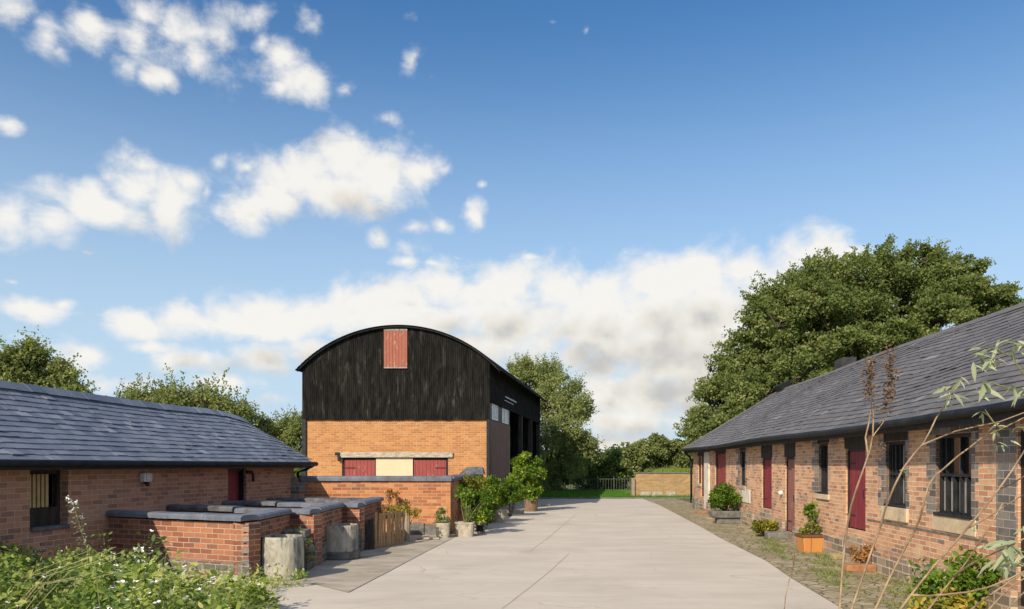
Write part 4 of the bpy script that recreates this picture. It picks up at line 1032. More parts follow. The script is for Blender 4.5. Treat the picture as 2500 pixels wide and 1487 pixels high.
# ================================================================ BARN
def barn():
    root = thing('dutch_barn', 'arched-roof barn with black corrugated gable above orange brick', 'barn', (-4, 34, 0))
    BY = 27.0
    B = lambda x, t, z: (x+.16*t, BY+t, z)
    xl, xr, T = -7.38, -.79, 14.6
    cx, R = -3.96, 4.89; cz = 6.55-R
    arc = lambda x: cz+math.sqrt(max(0, R*R-(x-cx)**2))
    class BF:   # frame for side boxes: y = t, o = x offset
        def pt(self, t, o, z): return B(o, t, z)
    bf = BF()
    # brick front with wide opening
    mb = MB(); op = (-6.0,-2.26,-.02,1.93)
    wall_grid(mb, lambda s,o,z: B(s, .06-o, z), -7.24, -.90, -.02, 3.27, .28, [op])
    mb.build('wall', 'brick_barn', root, uv=True)
    # corrugated cladding
    mb = MB(); n = int((xr-xl)/.076)*4; prev = None
    for i in range(n+1):
        x = xl+(xr-xl)*i/n; w = .012*math.cos(2*math.pi*x/.076)
        lo = 3.23 + .012*math.sin(x*9)*math.sin(x*2.3); a, b = B(x, w-.005, lo), B(x, w-.005, arc(x)-.03)
        mb.v += [a, b]
        if i: k = 2*i; mb.f.append((k-2,k,k+1,k-1)); mb.t.append(.5); mb.mi.append(0)
    cl = mb.build('cladding', 'cladding', root, smooth=True)
    mb = MB(); prev = None   # solid backing so the gable has thickness
    N = 40
    for i in range(N):
        x0 = xl+.02+(xr-xl-.04)*i/N; x1 = xl+.02+(xr-xl-.04)*(i+1)/N
        mb.hexa([B(x0,.03,3.28),B(x1,.03,3.28),B(x1,.12,3.28),B(x0,.12,3.28),B(x0,.03,arc(x0)-.06),B(x1,.03,arc(x1)-.06),B(x1,.12,arc(x1)-.06),B(x0,.12,arc(x0)-.06)])
    mb.build('gable_frame', 'darkwood', root)
    # corner posts
    mb = MB(); mb.fbox(bf, -.01, .3, xl, -7.245, -.02, 3.25); mb.fbox(bf, -.005, .25, -.895, xr-.005, -.02, 3.25); mb.build_split('corner_post', 'black', root)
    # hatch
    mb = MB(); mb.fbox(bf, -.05, -.02, -4.49, -3.67, 5.08, 6.36); h = mb.build('hatch', 'rust', root, uv=True, bevel=.006)
    mb = MB(); mb.fbox(bf, -.06, -.018, -4.49, -3.67, 6.36, 6.42); mb.fbox(bf, -.062, -.02, -4.49, -3.67, 5.04, 5.08); mb.build_split('frame', 'greyboard', h)
    # lintel, doors
    mb = MB(); mb.fbox(bf, -.02, .2, -6.10, -2.08, 1.91, 2.09); mb.build('lintel', 'lintel', root, bevel=.02, jitter=.006)
    mb = MB(); mb.fbox(bf, -.06, .0, -6.22, -6.04, 1.98, 2.1); mb.fbox(bf, -.06, .0, -6.12, -6.02, 1.78, 1.98); mb.build('bracket', 'black', root, bevel=.02, jitter=.01)
    for (a,b,m,lab) in ((-5.93,-4.84,'red_faded','faded red boarded door left of the cream panel'),(-3.48,-2.34,'red_faded','faded red boarded door right of the cream panel')):
        mb = MB(); mb.fbox(bf, .12, .17, a, b, .02, 1.84); d = mb.build('door', m, root, uv=True, bevel=.005); d['label'] = lab
        hm = MB(); s = a if a < -5 else b; e = a+.4 if a < -5 else b-.4
        for z in (.4,1.52): hm.fbox(bf, .105, .119, min(s,e)+.02, max(s,e)-.02, z, z+.045)
        hm.build_split('hinge', 'rust', d)
    mb = MB(); mb.fbox(bf, .08, .13, -4.81, -3.51, .02, 1.88); mb.build('door_panel', 'cream', root, bevel=.004)
    mb = MB(); mb.fbox(bf, .1, .2, -6.0, -5.95, -.02, 1.91); mb.fbox(bf, .1, .2, -2.32, -2.26, -.02, 1.91); mb.fbox(bf, .12, .2, -5.95, -2.32, 1.87, 1.91); mb.fbox(bf,.5,.55,-6.1,-2.2,-.02,2.0)
    mb.build('door_frame', 'black', root)
    # side wall
    mb = MB(); mb.fbox(bf, .26, 4.6, xr-.2, xr-.06, -.02, 3.27); mb.build('side_wall', 'brownboard', root, bevel=.01)
    mb = MB(); mb.fbox(bf, 4.6, 4.68, xr-.2, xr-.045, -.02, 3.3); mb.build('side_trim', 'wood_grey', root)
    # clerestory windows
    for (a,b) in ((.75,2.05),(2.9,4.45)):
        mb = MB(); mb.fbox(bf, a, b, xr-.14, xr-.06, 3.30, 3.36); mb.fbox(bf, a, b, xr-.14, xr-.06, 3.82, 3.88); mb.fbox(bf, a, a+.07, xr-.14, xr-.06, 3.36, 3.82); mb.fbox(bf, b-.07, b, xr-.14, xr-.06, 3.36, 3.82)
        mb.fbox(bf, (a+b)/2-.03, (a+b)/2+.03, xr-.14, xr-.06, 3.36, 3.82)
        w = mb.build('window', 'white_plastic', root)
        mb = MB(); mb.fbox(bf, a+.03, b-.03, xr-.11, xr-.10, 3.32, 3.86); mb.build('pane', 'glass_pale', w)
    mb = MB()
    for (a,b) in ((.12,.75),(2.05,2.9),(4.45,4.7)): mb.fbox(bf, a+.002, b-.002, xr-.16, xr-.055, 3.272, 3.9)
    mb.fbox(bf, .12, 4.7, xr-.17, xr-.05, 3.885, 3.93)
    mb.build_split('window_post', 'black', root)
    # side cladding under the eave
    mb = MB(); n = 400
    for i in range(n+1):
        t = .02+(T-.02)*i/n; w = .012*math.cos(2*math.pi*t/.15)
        mb.v += [B(xr-.02+w,t,3.87), B(xr-.02+w,t,5.34)]
        if i: k = 2*i; mb.f.append((k-2,k,k+1,k-1)); mb.t.append(.5); mb.mi.append(0)
    mb.build('side_cladding', 'cladding', root, smooth=True)
    mb = MB(); mb.fbox(bf, 3.2, 6.0, xr+.005, xr+.03, 4.30, 4.36); mb.fbox(bf, 3.0, 5.2, xr+.005, xr+.03, 4.16, 4.19); mb.build_split('side_batten', 'metal', root)
    # posts of the open bays, back and left walls
    for t in (7.9,11.2,14.3):
        mb = MB(); mb.fbox(bf, t, t+.22, xr-.2, xr-.02, -.02, 3.9); mb.build('post', 'darkwood', root, bevel=.01)
    mb = MB(); mb.fbox(bf, T-.1, T, xl+.02, xr-.04, -.02, 5.10); mb.fbox(bf, .31, T-.1, xl+.01, xl+.11, -.02, 5.10); mb.fbox(bf, 4.7, 4.8, xl+.2, xr-.25, -.02, 4.9)
    mb.build('rear_wall', 'cladding', root)
    mb = MB(); mb.fbox(bf, 6.2, 7.2, -3.2, -1.6, 0, 1.7); mb.fbox(bf, 9.2, 10.4, -2.7, -1.7, 0, 1.3); mb.build_split('stored_crate', 'darkwood', root, bevel=.03)
    # roof
    mb = MB(); A0 = math.asin(3.6/R); N = 96; rows = []
    for tt in (-.16, 3.5, 7.2, 11, T+.15):
        for (dr) in (0, -.035):
            rows.append([B(cx+(R+dr+ (.008*math.cos(i*math.pi)))*math.sin(-A0+2*A0*i/N), tt, cz+(R+dr)*math.cos(-A0+2*A0*i/N)) for i in range(N+1)])
    K = len(rows)//2
    for j in range(K-1):
        for i in range(N):
            a, b = rows[2*j], rows[2*j+2]; mb.add([a[i],a[i+1],b[i+1],b[i]], [(0,1,2,3)])
            a, b = rows[2*j+1], rows[2*j+3]; mb.add([a[i],b[i],b[i+1],a[i+1]], [(0,1,2,3)])
    for (a,b) in ((rows[0],rows[1]),(rows[-2],rows[-1])):
        for i in range(N): mb.add([a[i],b[i],b[i+1],a[i+1]], [(0,1,2,3)])
    for i in (0,N):
        for j in range(K-1): mb.add([rows[2*j][i],rows[2*j+2][i],rows[2*j+3][i],rows[2*j+1][i]], [(0,1,2,3)])
    mb.build('roof', 'roofblack', root, smooth=False)
    mb = MB(); N = 48   # barge strip
    pa = [B(cx+(R-.06)*math.sin(-A0+2*A0*i/N), -.1, cz+(R-.06)*math.cos(-A0+2*A0*i/N)) for i in range(N+1)]
    mb.tube(pa, [.035]*(N+1), 6); mb.build('barge_board', 'black', root, smooth=True)
barn()

# ================================================================ FAR WALL, RAILINGS
def low_wall():
    root = thing('low_brick_wall', 'low mossy brown brick wall at the far end of the yard', 'wall', (7.8, 38.7, 0))
    mb = MB(); mb.box(6.2, 9.4, 38.7, 38.95, -.02, 1.02); mb.build('wall', 'brick_low', root, uv=True)
    mb = MB(); mb.box(6.25, 9.4, 38.76, 39.0, 1.02, 1.22); mb.build('upper_wall', 'brick_low', root, uv=True)
    mb = MB(); mb.box(6.15, 9.4, 38.72, 39.05, 1.22, 1.27); mb.build('coping', 'darkstone', root, bevel=.01)
    mb = MB(); mb.box(6.02, 6.19, 38.6, 38.85, -.02, .98); mb.build('end_post', 'wood_grey', root, bevel=.02)
    mb = MB()
    for x0 in (6.45,7.05,7.75): mb.box(x0, x0+.55, 38.66, 38.7, .05, .3)
    mb.build_split('stone_block', 'stone', root, bevel=.01)
low_wall()
def railings():
    root = thing('railing_fence', 'thin pale metal railings standing in the grass beyond the yard', 'fence', (3.8, 45.5, 0))
    mb = MB(); mb.box(2.2, 7.6, 45.49, 45.52, .80, .83); mb.box(2.2, 7.6, 45.49, 45.52, .16, .19); mb.build_split('rail', 'rail', root)
    x = 2.2; k = 0
    while x < 7.6:
        mb = MB(); mb.tube([(x,45.505,.0),(x,45.505,.80 if k % 6 else .95)], [.014 if k % 6 else .03]*2, 6); mb.build('bar' if k % 6 else 'post', 'rail', root); x += .16; k += 1
railings()
# ================================================================ TREES
tree('oak_tree', 'huge spreading green tree rising behind the long stable roof', 'tree', (20.3, 44, 0),
     [(1908,778,93,0),(1998,718,108,1),(2118,688,98,0),(2238,678,88,1),(2308,718,82,-1),(2208,758,108,2),(2068,798,108,-1),(1938,868,93,-2),(1848,878,88,0),(1808,948,93,-1),(1748,1008,78,0),(2408,778,78,1),(2488,808,73,2),(2568,848,88,2),(2028,878,82,-2),(2128,868,82,-2),(2238,858,78,-3),(1726,1063,53,-1),(1868,968,78,-4),(1958,918,78,-5),(1808,1028,73,-4),(2088,848,73,-5),(2188,828,58,-5),(1768,1078,68,-4),(1888,738,53,0),(2358,658,44,0),(2238,638,49,0),(2128,643,44,0),(2420,750,68,0),(2340,735,85,0),(2470,780,62,-1),(2300,790,80,-3),(2000,760,90,-3),(1900,800,75,-2)],
     44, clumps_per=36, leaves=170, lsize=.17, mat='leaf_oak', trunk_r=.42, fork=(20.0,44,5.5), clump_r=.24, low=-.35)
tree('hedge_tree', 'bushy green tree at far end of the stable, below the huge one', 'tree', (11.2, 47, 1.8),
     [(1698,1062,42,0),(1676,1092,36,0),(1725,1020,45,0),(1740,1080,60,0)], 46, clumps_per=30, leaves=120, lsize=.17, mat='leaf_mid', trunk_r=.2, clump_r=.34)
tree('birch_tree', 'light green tree rising beside the right end of the black barn roof', 'tree', (2.2, 46, 0),
     [(1290,930,50,3),(1330,920,45,2),(1370,960,55,1),(1400,1000,50,0),(1330,1000,60,0),(1385,1060,55,-1),(1420,1090,40,-1),(1330,1080,60,-1),(1275,900,28,3),(1380,1130,50,-1),(1310,1150,50,-1)],
     46, clumps_per=60, leaves=150, lsize=.13, mat='leaf_mid', trunk_r=.22, clump_r=.36, low=-.8)
tree('ash_tree', 'rounded green tree behind the sty roof, leftmost against the sky', 'tree', (-21.5, 36, 0),
     [(55,895,58,0),(125,925,50,0),(20,925,55,1),(75,868,36,0),(-60,915,75,1),(160,965,48,0),(60,960,75,0),(-120,930,80,0),(190,975,35,0)],
     36, clumps_per=60, leaves=150, lsize=.15, mat='leaf_mid', trunk_r=.3, clump_r=.36, low=-.8)
tree('willow_tree', 'pale feathery willow bush behind the middle of the sty roof', 'tree', (-16.5, 39, 0),
     [(350,1000,42,0),(410,995,45,0),(470,990,45,0),(530,1008,42,0),(570,1025,36,0),(312,1010,30,0),(450,1020,80,0),(360,1030,60,0),(560,1040,60,0)],
     39, clumps_per=70, leaves=130, lsize=.14, mat='leaf_willow', trunk_r=.2, clump_r=.42, spiky=110, up=.1, low=-.8)
tree('hawthorn_tree', 'green bushy tree between the sty roof and the barn', 'tree', (-12.2, 41, 0),
     [(690,1060,40,0),(722,1052,36,1),(660,1070,40,0),(720,1080,50,0),(680,1110,45,0),(640,1045,24,0)], 41, clumps_per=70, leaves=140, lsize=.13, mat='leaf_mid', trunk_r=.18, clump_r=.42, spiky=25, low=-.8)
# hedge of separate bushes across the end of the yard
HB = [(1350,1150,50,2,'leaf_hedge','dark bush at left end of the hedge, beside the barn'),(1430,1148,46,3,'leaf_hedge','dark rounded bush, second in the hedge from the barn'),
      (1500,1158,38,3,'leaf_hedge','dark bush behind the middle of the railings'),(1560,1118,34,-2,'leaf_mid','green bush on the bank behind left end of the low wall'),
      (1610,1100,36,-1,'leaf_mid','taller pale green bush on the bank behind the low wall'),(1670,1108,36,-1,'leaf_mid','green bush on the bank against end of the stable')]
for (px,py,r,dy,m,lab) in HB:
    Y = 47+dy; c = PX(px,py,Y); base = (c[0], Y, 1.2 if px > 1540 else 0)
    rt = thing('hedge_bush', lab, 'bush', base, 'bushes of the far hedge')
    rr = r/F*Y
    o, cen = bush_leaves(rt, 'foliage', m, (c[0],Y,c[2]+.1 if px > 1540 else 1.2), (rr*1.25, 1.1, rr if px > 1540 else 1.45), 9000, .14, clumps=52, clr=.32, tone=.4)
    stems(rt, (c[0],Y,base[2]-.05), cen[::2], .03)
# distant wood all round the horizon
def wood():
    mb_pos = []; n = 1500
    a = rng.uniform(-1.25, 1.25, n); r = rng.uniform(85, 130, n)
    C = np.stack([np.sin(a)*r, np.cos(a)*r, rng.uniform(.5, 3.0, n)], 1)
    R = rng.uniform(1.4, 2.6, n)
    pos, d, nr, sz, ti = clump_leaves(C, R, 45, .75, .5, flat=.8, tone=.4)
    pos[:,2] = np.maximum(pos[:,2], .05)
    o = leaf_mesh('distant_wood', 'leaf_oak', pos, d, nr, sz, ti, loc=(0,100,0))
    tag(o, 'dark line of distant trees along the horizon', 'wood', kind='stuff')
wood()

# ================================================================ LEFT-HAND YARD THINGS
def tank(name, label, c, r, h, ring, tip=0, mat='concrete_tank', group=None):
    t = thing(name, label, 'tank', (c[0],c[1],0), group)
    mb = MB(); z0 = ring
    prof = [(0,z0+.001),(r*.98,z0),(r,z0+.02),(r*1.0,h*.55),(r*.985,h-.03),(r*.95,h),(r*.84,h-.004),(r*.82,h-.06),(r*.80,z0+.1),(0,z0+.1)]
    mb.lathe((c[0],c[1],0), prof, 32, power=2.7, wob=.008); mb.build('body', mat, t, smooth=False, jitter=.003)
    if ring:
        mb = MB(); mb.lathe((c[0]+.02,c[1],0), [(0,0),(r*1.0,0),(r*1.05,.02),(r*1.05,ring-.02),(r,ring-.001),(0,ring-.001)], 28, power=2.5); mb.build('base', 'darkstone', t)
    mb = MB(); mb.lathe((c[0],c[1],0), [(0,h-.10),(r*.81,h-.11)], 24, power=2.7); mb.build('soil', 'earth', t)
    return t
tank('concrete_trough', 'round-cornered pale concrete tub at corner of the nearest pen', (-3.33,11.15), .29, .62, 0)
tank('concrete_trough', 'grey concrete tub on a dark base ring beside the middle pen', (-3.02,13.55), .30, .60, .14)
def rubble_stub():
    t = thing('rubble_pillar', 'broken dark stone pillar with ivy between the two concrete tubs', 'pillar', (-3.42,12.2,0))
    mb = MB(); rr = random.Random(3)
    for k in range(5):
        z = k*.125; s = .30-.012*k
        for i in range(2):
            x0 = -3.60+i*s*.72+rr.uniform(-.02,.02); mb.box(x0, x0+s*.70, 12.02+rr.uniform(-.03,.03), 12.42, z, z+.12)
    mb.build('stone', 'darkstone', t, bevel=.02, jitter=.012)
    bush_leaves(t, 'ivy', 'leaf_autumn', (-3.33,12.05,.34), (.20,.12,.34), 420, .045, LEAF_NEAR, 12, tone=.25)
rubble_stub()
# slatted pallet gate leaning at the last pen
def slat_fence():
    t = thing('slatted_pallet', 'upright slatted timber pallet against the last pen', 'pallet', (-2.3,15.9,0))
    n = 11
    a = np.array([-2.70,15.2]); b = np.array([-2.42,17.4])
    a = np.array(G(915,1341)); b = np.array(G(987,1327))
    for k in range(n):
        p = a+(b-a)*(k+.1)/n; q = a+(b-a)*(k+.85)/n; h = .70+random.uniform(-.035,.035); lean = random.uniform(-.01,.02)
        mb = MB(); mb.hexa([(p[0],p[1],.01),(q[0],q[1],.01),(q[0],q[1]+.03,.01),(p[0],p[1]+.03,.01),(p[0]+lean,p[1]+.02,h),(q[0]+lean,q[1]+.02,h),(q[0]+lean,q[1]+.05,h),(p[0]+lean,p[1]+.05,h)])
        mb.build('slat', 'wood_slat', t, bevel=.004)
    mb = MB()
    for z in (.14,.56): mb.hexa([(a[0],a[1]+.05,z),(b[0],b[1]+.05,z),(b[0],b[1]+.10,z),(a[0],a[1]+.10,z),(a[0],a[1]+.05,z+.09),(b[0],b[1]+.05,z+.09),(b[0],b[1]+.10,z+.09),(a[0],a[1]+.10,z+.09)])
    mb.build('rail', 'wood_grey', t)
slat_fence()
def boards():
    t = thing('leaning_boards', 'dark weathered boards leaning against the last pen beside the pallet', 'boards', (-2.8,14.95,0))
    a = np.array(G(882,1344)); b = np.array(G(914,1342))
    for k in range(4):
        p = a+(b-a)*k/4; q = a+(b-a)*(k+.85)/4; h = .60+random.uniform(-.04,.06)
        mb = MB(); mb.hexa([(p[0],p[1],0),(q[0],q[1],0),(q[0],q[1]+.03,0),(p[0],p[1]+.03,0),(p[0]-.02,p[1]+.07,h),(q[0]-.02,q[1]+.07,h),(q[0]-.02,q[1]+.1,h),(p[0]-.02,p[1]+.1,h)])
        mb.build('board', 'darkwood', t, bevel=.004)
boards()
def post():
    c = G(993,1322); mb = MB(); mb.lathe((c[0],c[1],0), [(0,0),(.07,0),(.075,.3),(.065,.66),(.05,.69),(0,.69)], 10, wob=.06)
    o = mb.build('timber_post', 'wood_grey', loc=(c[0],c[1],0), jitter=.004); tag(o, 'round grey timber post at right end of the slatted pallet', 'post')
post()
def wild(name, label, cat, c, r, n, ls, mat, tpl=LEAF_FAR, clumps=14, tone=.5, stem_r=.006, base=None, group=None, smat='bark', clr=.36):
    b = base or (c[0], c[1], 0)
    t = thing(name, label, cat, b, group)
    o, cen = bush_leaves(t, 'foliage', mat, c, r, n, ls, tpl, clumps, tone=tone, clr=clr)
    stems(t, (b[0],b[1],b[2]-.01), cen, stem_r, smat)
    return t
wild('climbing_weed', 'yellow-leaved weed sprouting above the slatted pallet', 'plant', (-2.45,16.6,.66), (.45,.2,.22), 900, .05, 'leaf_autumn', clumps=16, tone=.45)
wild('wall_shrub', 'small orange-leaved plant on the yard wall above the pen end', 'plant', (-2.8,17.9,.93), (.16,.1,.22), 260, .05, 'leaf_rusty', clumps=8, tone=.5)

def planter(name, label, c, r, h, mat, shape='box', group=None, leaf='leaf_bright', fol=None, n=1500, ls=.06, tone=.5, clumps=18, tpl=LEAF_FAR, taper=.9, clr=.36):
    t = thing(name, label, 'planter', (c[0],c[1],0), group)
    mb = MB(); pw = 6 if shape == 'box' else 2
    mb.lathe((c[0],c[1],0), [(0,0),(r[0]*taper,0),(r[0]*.97,h*.85),(r[0],h*.86),(r[0],h),(r[0]*.84,h),(r[0]*.82,h-.05),(0,h-.05)], 32 if shape != 'box' else 40, 1, r[1]/r[0], power=pw)
    mb.build('pot', mat, t, jitter=.002)
    if fol:
        fc, fr = fol
        o, cen = bush_leaves(t, 'foliage', leaf, fc, fr, n, ls, tpl, clumps, tone=tone, clr=clr)
        stems(t, (c[0],c[1],h-.06), cen, .008, 'stem_green')
    return t
def GX(px, Y): return (px-CX)/F*Y
Y = 17.3; planter('stone_planter', 'small pale stone planter with sparse weeds at corner of the yard wall', (GX(1082,Y+.15),Y+.15), (.16,.16), .34, 'stone', 'box', 'planters along left of the yard', 'leaf_mid', ((GX(1080,Y+.15),Y+.1,.48),(.19,.15,.2)), 650, .045, .45, 12)
Y = 17.7; planter('stone_planter', 'square pale stone planter with big yellow-green shrub, nearest of the shrubs', (GX(1134,Y),Y+.1), (.23,.20), .33, 'stone', 'box', 'planters along left of the yard', 'leaf_bright', ((GX(1150,Y),Y+.5,.74),(.46,.42,.52)), 3600, .065, .42, 34, clr=.26)
Y = 20; wild('yellow_shrub', 'yellow-flecked shrub beside the return of the yard wall', 'shrub', (GX(1150,Y),Y,.95), (.42,.4,.50), 2400, .065, 'leaf_autumn', clumps=22, tone=.2)
Y = 21.5; wild('leafy_shrub', 'light green shrub behind the rough stone pot', 'shrub', (GX(1195,Y),Y+.3,.82), (.46,.5,.64), 3600, .07, 'leaf_bright', clumps=34, tone=.5, clr=.26)
Y = 24.5; wild('leafy_shrub', 'low light green shrub in front of the brown barn side', 'shrub', (GX(1245,Y),Y+.3,.80), (.58,.5,.46), 3200, .08, 'leaf_bright', clumps=32, tone=.40, clr=.27)
Y = 22.0; planter('rough_stone_pot', 'rough brown stone trough in front of the shrubs', (GX(1219,Y),Y+.1), (.24,.22), .38, 'stone', 'round', 'planters along left of the yard', 'leaf_mid', ((GX(1205,Y),Y+.3,.48),(.2,.2,.16)), 500, .06, .45, 10, taper=.8)
Y = 25.8; planter('low_trough', 'low pale stone trough in the shade between the pots', (GX(1262,Y),Y+.1), (.26,.16), .14, 'stone', 'box', 'planters along left of the yard')
Y = 27.2; planter('tub_planter', 'brown wooden tub with tall bright green shrub at far left of the yard', (GX(1297,Y),Y+.1), (.25,.25), .42, 'tubwood', 'round', 'planters along left of the yard', 'leaf_bright', ((GX(1285,Y),Y+.1,1.18),(.66,.55,.92)), 8000, .10, .55, 60, clr=.25)
Y = 17.0
wild('leafy_shrub', 'bright green shrub hanging low beside the hollow block', 'shrub', (GX(1178,19.6),19.7,.50), (.32,.3,.48), 2600, .06, 'leaf_bright', clumps=20, tone=.45)
def block():
    t = thing('hollow_block', 'hollow grey concrete block standing on its side by the planters', 'block', (GX(1171,18.6),18.6,0))
    x0, x1, y0, y1 = GX(1158,18.5), GX(1184,18.5), 18.5, 18.72
    mb = MB(); mb.box(x0,x0+.045,y0,y1,0,.24); mb.box(x1-.045,x1,y0,y1,0,.24); mb.box(x0+.045,x1-.045,y0,y1,.195,.24); mb.box(x0+.045,x1-.045,y0,y1,0,.04)
    mb.build('shell', 'concrete_tank', t, bevel=.006)
    mb = MB(); mb.box(x0+.045,x1-.045,y1-.03,y1-.005,.04,.195); mb.build('back', 'darkstone', t)
block()
def stones(spots):
    for (px, py, w, d, h, m, lab) in spots:
        x, y = G(px, py); mb = MB(); mb.box(x-w/2, x+w/2, y, y+d, 0, h)
        o = mb.build('stone_block', m, loc=(x,y+d/2,0), bevel=.02, jitter=.012); tag(o, lab, 'stone')
stones([(1332,1236,.32,.3,.09,'stone','pale flat stone on the ground by the wooden tub'),
        (1045,1318,.5,.12,.04,'stone','long thin kerb stone at foot of the yard wall')])

# ================================================================ RIGHT-HAND PATH THINGS
def trough_planter():
    Y = 21.6; x = GX(1770,Y)
    t = thing('long_planter', 'dark stone trough with a bushy green shrub outside the stable', 'planter', (x,Y,0))
    mb = MB(); mb.hexa([(x-.38,Y-.2,.16),(x+.42,Y-.2,.16),(x+.42,Y+.2,.16),(x-.38,Y+.2,.16),(x-.45,Y-.25,.36),(x+.48,Y-.25,.36),(x+.48,Y+.25,.36),(x-.45,Y+.25,.36)]); mb.build('pot', 'darkstone', t, bevel=.03)
    mb = MB(); mb.box(x-.25,x+.40,Y-.14,Y+.14,0,.16); mb.build('foot', 'darkstone', t, bevel=.02)
    o, cen = bush_leaves(t, 'foliage', 'leaf_bright', (x-.02,Y,.72), (.42,.36,.42), 4600, .065, LEAF_FAR, 34, tone=.30, clr=.36); stems(t, (x,Y,.33), cen, .008)
trough_planter()
def orange_planter():
    Y = 14.55; x = GX(1977,Y); t = thing('orange_planter', 'square orange planter with a straggly green plant beside the path', 'planter', (x,Y,0))
    mb = MB(); mb.hexa([(x-.17,Y-.17,.0),(x+.17,Y-.17,.0),(x+.17,Y+.17,.0),(x-.17,Y+.17,.0),(x-.20,Y-.20,.33),(x+.20,Y-.20,.33),(x+.20,Y+.20,.33),(x-.20,Y+.20,.33)]); p = mb.build('pot', 'orangebox', t, uv=True, bevel=.012)
    mb = MB(); mb.box(x-.215,x+.215,Y-.215,Y+.215,.29,.335); mb.build('rim', 'orangebox', p, bevel=.01)
    mb = MB(); mb.box(x-.18,x+.18,Y-.18,Y+.18,.30,.345); mb.build('soil', 'earth', t)
    bush_leaves(t, 'foliage', 'leaf_autumn', (x,Y,.42), (.20,.18,.10), 420, .06, LEAF_NEAR, 10, tone=.15)
    o, cen = bush_leaves(t, 'foliage', 'leaf_bright', (x+.03,Y,.78), (.11,.1,.22), 120, .10, LEAF_NEAR, 9, tone=.42); stems(t, (x,Y,.33), cen, .006, 'stem_green', .02)
orange_planter()
wild('low_plant', 'low ochre-yellow plant at foot of the stable wall before the narrow door', 'plant', (GX(1874,17.6),17.6,.2), (.52,.28,.17), 1500, .07, 'leaf_autumn', LEAF_NEAR, 18, tone=.45)
stones([(1905,1318,.50,.3,.16,'darkstone','grey stone step below the narrow worn door'),
        (1762,1268,.9,.35,.05,'yellowstone','flat ochre slab before the dark stone trough'),
        (1722,1254,.55,.4,.08,'orangestone','orange slab near the far end of the stable'),
        (2112,1350,.35,.25,.30,'orangestone','orange lichened stone under the near red door'),
        (2075,1368,.55,.25,.10,'yellowstone','ochre slab at foot of the wall below the near red door'),
        (2105,1398,.45,.2,.12,'orangestone','rusty orange stone at edge of the cobbled path'),
        (1703,1243,.2,.4,.4,'darkstone','upright dark stone at far corner of the stable')])
wild('low_plant', 'rusty orange weed on the step by the near red door', 'plant', (GX(2105,12.0)+.1,12.1,.28), (.22,.18,.18), 330, .06, 'leaf_rusty', LEAF_NEAR, 10, tone=.6)
Y = 8.6
wild('geranium_plant', 'green and rusty leafy plant at near corner of the stable wall', 'plant', (GX(2330,Y),Y+.1,.32), (.55,.3,.34), 1700, .075, 'leaf_bright', LEAF_NEAR, 26, tone=.45, smat='stem_green')
wild('geranium_plant', 'orange-tinged leafy plant in front of the green one by the stable wall', 'plant', (GX(2330,8.1),8.1,.15), (.50,.2,.14), 800, .07, 'leaf_autumn', LEAF_NEAR, 18, tone=.4, smat='stem_green')
# grass tufts and small weeds on the cobbles
def tufts():
    n = 9000
    y = 8.0+rng.rand(n)**1.5*9; k = rng.rand(n)
    xe = np.interp(y, [p[1] for p in edge], [p[0] for p in edge]); xw = 4.745+.0784*y-.12
    cl = np.sin(y*3.1)*np.sin(k*7+y*1.3)+rng.normal(scale=.35,size=n)
    keep = cl > .35; x = xe+.35+(xw-xe-.35)*k
    x, y = x[keep], y[keep]; n = len(x)
    T = (np.array([(.05,0,0),(.03,.6,.06),(0,1,.2),(-.03,.6,.06),(-.05,0,0)]), [(0,1,2,3,4)])
    d = np.stack([rng.normal(size=n)*.8,rng.normal(size=n)*.8,np.full(n,.7)],1)
    o = leaf_mesh('path_grass', 'leaf_mid', np.stack([x,y,np.full(n,.005)],1), d, rdir(n), rng.uniform(.05,.14,n), .5+rng.normal(scale=.2,size=n), T, loc=(5,10,0))
    tag(o, 'thin green grass and moss growing between the cobbles of the path', 'grass', kind='stuff')
tufts()

